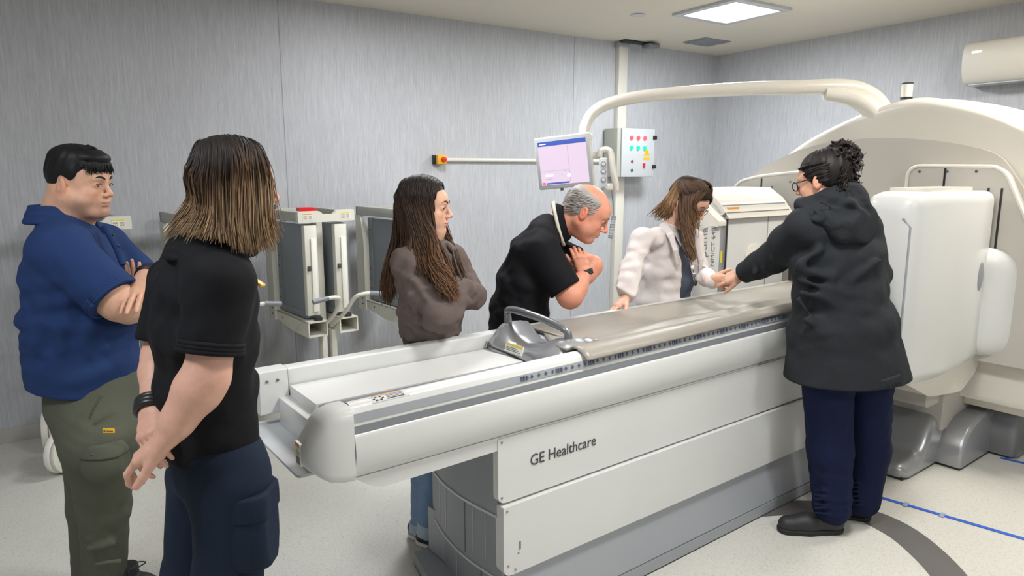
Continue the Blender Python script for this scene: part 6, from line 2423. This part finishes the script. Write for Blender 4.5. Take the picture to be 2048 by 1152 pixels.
# ================================================================== woman in the hooded coat
def woman_coat():
    F_ = Fig(2.86, 'curly-haired woman seen from behind in a long dark hooded coat, pointing at the mat')
    P = F_.P
    e = F_.root(1670)
    fw = facing(48, -1, -1)
    sd = np.cross(fw, UPV)
    B = pitchdown(facing(22, -1, -1), 12)
    hc = P(1645, 362)
    S = .99
    nk = P(1662, 425)
    base, lip = srgb(206, 158, 132), srgb(188, 116, 106)
    f, W = head_field(hc, B, nk, S, fem=True, neckr=.052)
    body = [f.mesh()]
    Ls, Le, Lw = P(1610, 455, -.06), P(1547, 515, .17), P(1490, 545, .33)
    a = Field(*bbox([P(1480, 548, .38), P(1442, 556, .46)], .08), .003)
    hand(a, P(1487, 547, .345), P(1441, 559, .39) - P(1487, 547, .345), UPV * .6 - HF * .7, -UPV * .5 - HR * .2 - HF * .6, curl=((.05, .05, .05), (.6, .9, .8), (.7, .9, .8), (.8, .9, .8)), S=.92, thumb=(.5, .4))
    body.append(a.mesh())
    c = Field(*bbox([P(1600, 440, -.05), P(1760, 1040, .1)], .16), .014)
    c.torso([(P(1675, 460), .13, .06, sd), (P(1680, 600), .12, .08, sd), (P(1690, 720), .13, .09, sd)], .03)
    c.chain([P(1660, 760, -.03), P(1660, 900, -.02), P(1662, 1020, -.02)], [.06, .05, .035])
    c.chain([P(1735, 760, .05), P(1735, 900, .06), P(1730, 1005, .08)], [.06, .05, .035])
    body.append(c.mesh())
    bo = fobj('body', body, skin('skin_olive', base), e, face_tint(hc, B, S, base, lip))
    eyes(W, B, S, bo)
    # hair: tight on the skull, big curly knot at the crown behind
    dk = (.010, .0075, .0075)
    cap = hair_cap(hc, B, S, [(-.12, -.10), (-.03, -.085), (-.014, .0), (.01, .010), (.03, .010), (.045, .045), (.07, .060), (.12, .068)], 1.02, spike=.002)
    sets = [const_col(*cap.mesh(), dk)]
    rr = np.random.RandomState(4)
    kc = P(1682, 318, -.01)
    bf = Field(kc - .12, kc + .12, .004)
    bf.ell(kc, (.072, .068, .070), .02)
    bf.ell(kc + HR * .008 - UPV * .055, (.050, .055, .05), .03)
    bf.wrinkle(folds(6, 30, kc - .06, kc + .06, .022), .008)
    sets.append(const_col(*bf.mesh(), dk))
    paths, cc_ = [], []

    def curl(c0, d, L, R_, turns, r):
        d = nrm(d)
        a1 = nrm(np.cross(d, rr.normal(size=3)))
        a2 = np.cross(d, a1)
        n = int(8 * turns) + 4
        t_ = np.linspace(0, 1, n)
        ph = rr.uniform(0, 6.28)
        pts = np.array([c0 + d * L * x + (a1 * math.cos(ph + x * turns * 6.28) + a2 * math.sin(ph + x * turns * 6.28)) * R_ * (.4 + .6 * x) - UPV * .02 * x * x for x in t_])
        paths.append((pts, np.interp(t_, [0, .5, 1], [r, r, r * .4])))
        k = rr.uniform(.7, 2.2)
        cc_.append(np.tile(np.array([.014, .0095, .009]) * k, (n, 1)))
    for i in range(330):
        n_ = nrm(rr.normal(size=3))
        p0 = kc + n_ * np.array([.062, .058, .062])
        curl(p0, nrm(n_ * .5 + rr.normal(size=3) * .7), rr.uniform(.02, .04), rr.uniform(.006, .011), rr.uniform(1, 2.2), .0018)
    for i in range(240):   # loose curls at the nape
        x = rr.uniform(-.06, .085)
        p0 = W(x, -.085 - rr.uniform(0, .02), rr.uniform(-.05, .05))
        curl(p0, -UPV + HR * rr.uniform(-.1, .5) + rr.normal(size=3) * .25, rr.uniform(.03, .06), rr.uniform(.006, .011), rr.uniform(1.5, 3), .0018)
    for i in range(26):
        curl(P(1705, 340, -.02), -UPV + HR * .35 + rr.normal(size=3) * .15, rr.uniform(.05, .085), .009, 3, .0018)
    v_, q_, c_ = tubes_mesh(paths, 5, cc_)
    sets.append((v_, q_, c_))
    gs = [[W(.01 * k - .07, .088 - .004 * abs(k - 7), .062), W(.011 * k - .077, .02, .118 - .0011 * (k - 7) ** 2), W(.010 * k - .07, -.06, .10 - .0008 * (k - 7) ** 2), kc] for k in range(0, 15, 2)]
    sets.append(strands('h', gs, 420, None, None, r=.0026, jit=.002, seed=1, cols=[(0, dk), (1, (.016, .011, .010))], npts=16, wave=.0025, wn=9, taper=(.6, 1, .8)))
    for sx in (-1, 1):
        gs = [[W(sx * .070, .045 - .015 * k, .035 - .02 * k), W(sx * .084, .0 - .01 * k, .05 - .02 * k), W(sx * .075, -.06, .055 - .02 * k), kc - UPV * .02] for k in range(4)]
        sets.append(strands('h', gs, 160, None, None, r=.0026, jit=.002, seed=2, cols=[(0, dk), (1, (.016, .011, .010))], npts=16, wave=.0025, wn=9, taper=(.6, 1, .8)))
    hair_obj('hair', sets, 'hair', e)
    # glasses
    V_, Q_, _ = tubes_mesh([(np.array([W(sx * .079, -.004, .012), W(sx * .070, .06, .010), W(sx * .056, .100, .008)]), np.full(3, .0022)) for sx in (-1, 1)] +
                           [(np.array([W(sx * .031 + .024 * math.cos(a_), .104, .019 * math.sin(a_) - .004) for a_ in np.linspace(0, 2 * PI, 21)]), np.full(21, .0022)) for sx in (-1, 1)], 6)
    new_obj('glasses', mesh_from('glasses', V_, Q_), mat('glasses_black', (.01, .01, .01), .35), e)
    # trousers
    hL, kL, aL = P(1655, 765, -.02), P(1660, 900, -.01), P(1664, 1012, .0)
    hR, kR, aR = P(1735, 765, .06), P(1735, 900, .08), P(1722, 998, .10)
    t = leg_field([hL, hR], [kL, kR], [aL, aR], .105, .092, .082, .006, waist=(P(1695, 690), .14, .11, sd, P(1695, 740)), seed=71, amp=.0045)
    for i in range(6):
        t.cone(P(1628, 980 + i * 9, -.07), P(1692, 984 + i * 8 + (i % 2) * 8, -.075), .005, .009, .01)
        t.cone(P(1704, 965 + i * 9, .02), P(1752, 968 + i * 8, .03), .005, .009, .01)
    t.plane(aL * [1, 1, 0] + UPV * .035, -UPV)
    fobj('scrub_trousers', t.mesh(), 'navy2', e)
    # shoes pointing left toward the table
    g = P(1680, 1050, .0) * [1, 1, 0]
    shoe('shoe', e, P(1684, 1044, .0) * [1, 1, 0], P(1556, 1030, .0) * [1, 1, 0], w=.050, hgt=.07, m='shoe')
    shoe('shoe', e, P(1742, 1022, .10) * [1, 1, 0], P(1690, 1000, .14) * [1, 1, 0] + nrm(P(1690, 1000, .14) * [1, 1, 0] - P(1742, 1022, .10) * [1, 1, 0]) * .10, w=.047, hgt=.07, m='shoe')
    # coat
    Rs, Re, Rw = P(1722, 465, .05), P(1744, 548, .06), P(1732, 600, .20)
    lo, hi = bbox([P(1580, 430, .0), P(1800, 760, .0), P(1555, 740, 0), P(1832, 740, 0), Rs, Re, Ls, Le, Lw], .12)
    s = Field(lo, hi, .006)
    s.torso([(P(1664, 428), .085, .070, sd), (P(1668, 452), .185, .105, sd), (P(1674, 510), .205, .135, sd), (P(1678, 580), .195, .145, sd), (P(1684, 650), .235, .175, sd), (P(1692, 765), .290, .215, sd)], .05)
    s.chain([P(1655, 445, -.03), Ls], [.06, .072], .05)
    s.chain([P(1700, 445, .03), Rs], [.06, .072], .05)
    s.chain([Ls, Ls + (Le - Ls) * .5, Le], [.080, .078, .068], .03)
    s.chain([Le, Le + (Lw - Le) * .5], [.068, .062], .03)
    s.etube(Le + (Lw - Le) * .4, Lw + nrm(Lw - Le) * .01, (.062, .060), (.050, .050), UPV, .02, cap=(True, False))
    s.chain([Rs, Re, Rw], [.076, .070, .062], .03)
    for k in range(7):
        cc = Ls + (Lw - Ls) * (.22 + .11 * k)
        s.cone(cc + UPV * .05 - HF * .055 + HR * .02, cc - UPV * .035 - HF * .06 - HR * .015 * (k % 3), .006, .012, .014)
    for a_, b_ in (((1600, 560), (1700, 590)), ((1604, 585), (1730, 622)), ((1600, 540), (1660, 552)), ((1760, 520), (1700, 560)), ((1612, 640), (1690, 700)), ((1596, 600), (1650, 660)), ((1640, 500), (1600, 525))):
        s.cone(P(*a_, -.140), P(*b_, -.146), .008, .014, .03)
    s.wrinkle(folds(45, 60, P(1560, 740, -.2), P(1800, 480, .05), .08), .005)
    s.plane(P(1692, 752), np.array([0, 0, -1.0]) + HR * .02)
    co = fobj('coat', s.mesh(), 'coat', e)
    hm_ = Field(*bbox([P(1540, 740, .3), P(1850, 760, -.3)], .05), .006)
    hm_.etube(P(1691, 735), P(1692, 752), (.286, .213), (.287, .214), sd, 0, cap=(False, False))
    fobj('hem', hm_.mesh(), 'coat', co)
    # hood lying on the shoulders
    hd = Field(*bbox([P(1600, 400, -.25), P(1745, 480, .2)], .08), .005)
    n = 22
    for i in range(n + 1):
        a_ = -2.5 + 5.0 * i / n
        # ring from left collar end round the back
        back = -fw
        q = P(1664, 425, .0) + (back * math.cos(a_) * .125 + sd * math.sin(a_) * .135) + UPV * (.010 - .055 * math.cos(a_) * (math.cos(a_) > 0) + .02 * (math.cos(a_) < 0))
        q2 = P(1664, 425, .0) + (back * math.cos(a_) * .092 + sd * math.sin(a_) * .092) + UPV * (.058 + .045 * math.cos(a_))
        hd.cone(q, q2, .030 + .012 * max(0, math.cos(a_)), .020, .02)
    hd.ell(P(1668, 440, .0) - fw * .115 - UPV * .030, (.125, .055, .062), .03, 'add', basis(fw, UPV))
    for a0, a1 in (((1618, 416), (1700, 452)), ((1640, 405), (1722, 440)), ((1630, 440), (1668, 462)), ((1700, 405), (1735, 430))):
        hd.cone(P(*a0, -.14), P(*a1, -.145), .007, .014, .02)
    hd.wrinkle(folds(8, 24, P(1600, 470, -.2), P(1740, 400, .0), .06), .006)
    fobj('hood', hd.mesh(), 'coat', co)
    F_.done()


for fn in (man_blue, man_long, woman_brown, man_bald, woman_lab, woman_coat):
    fn()
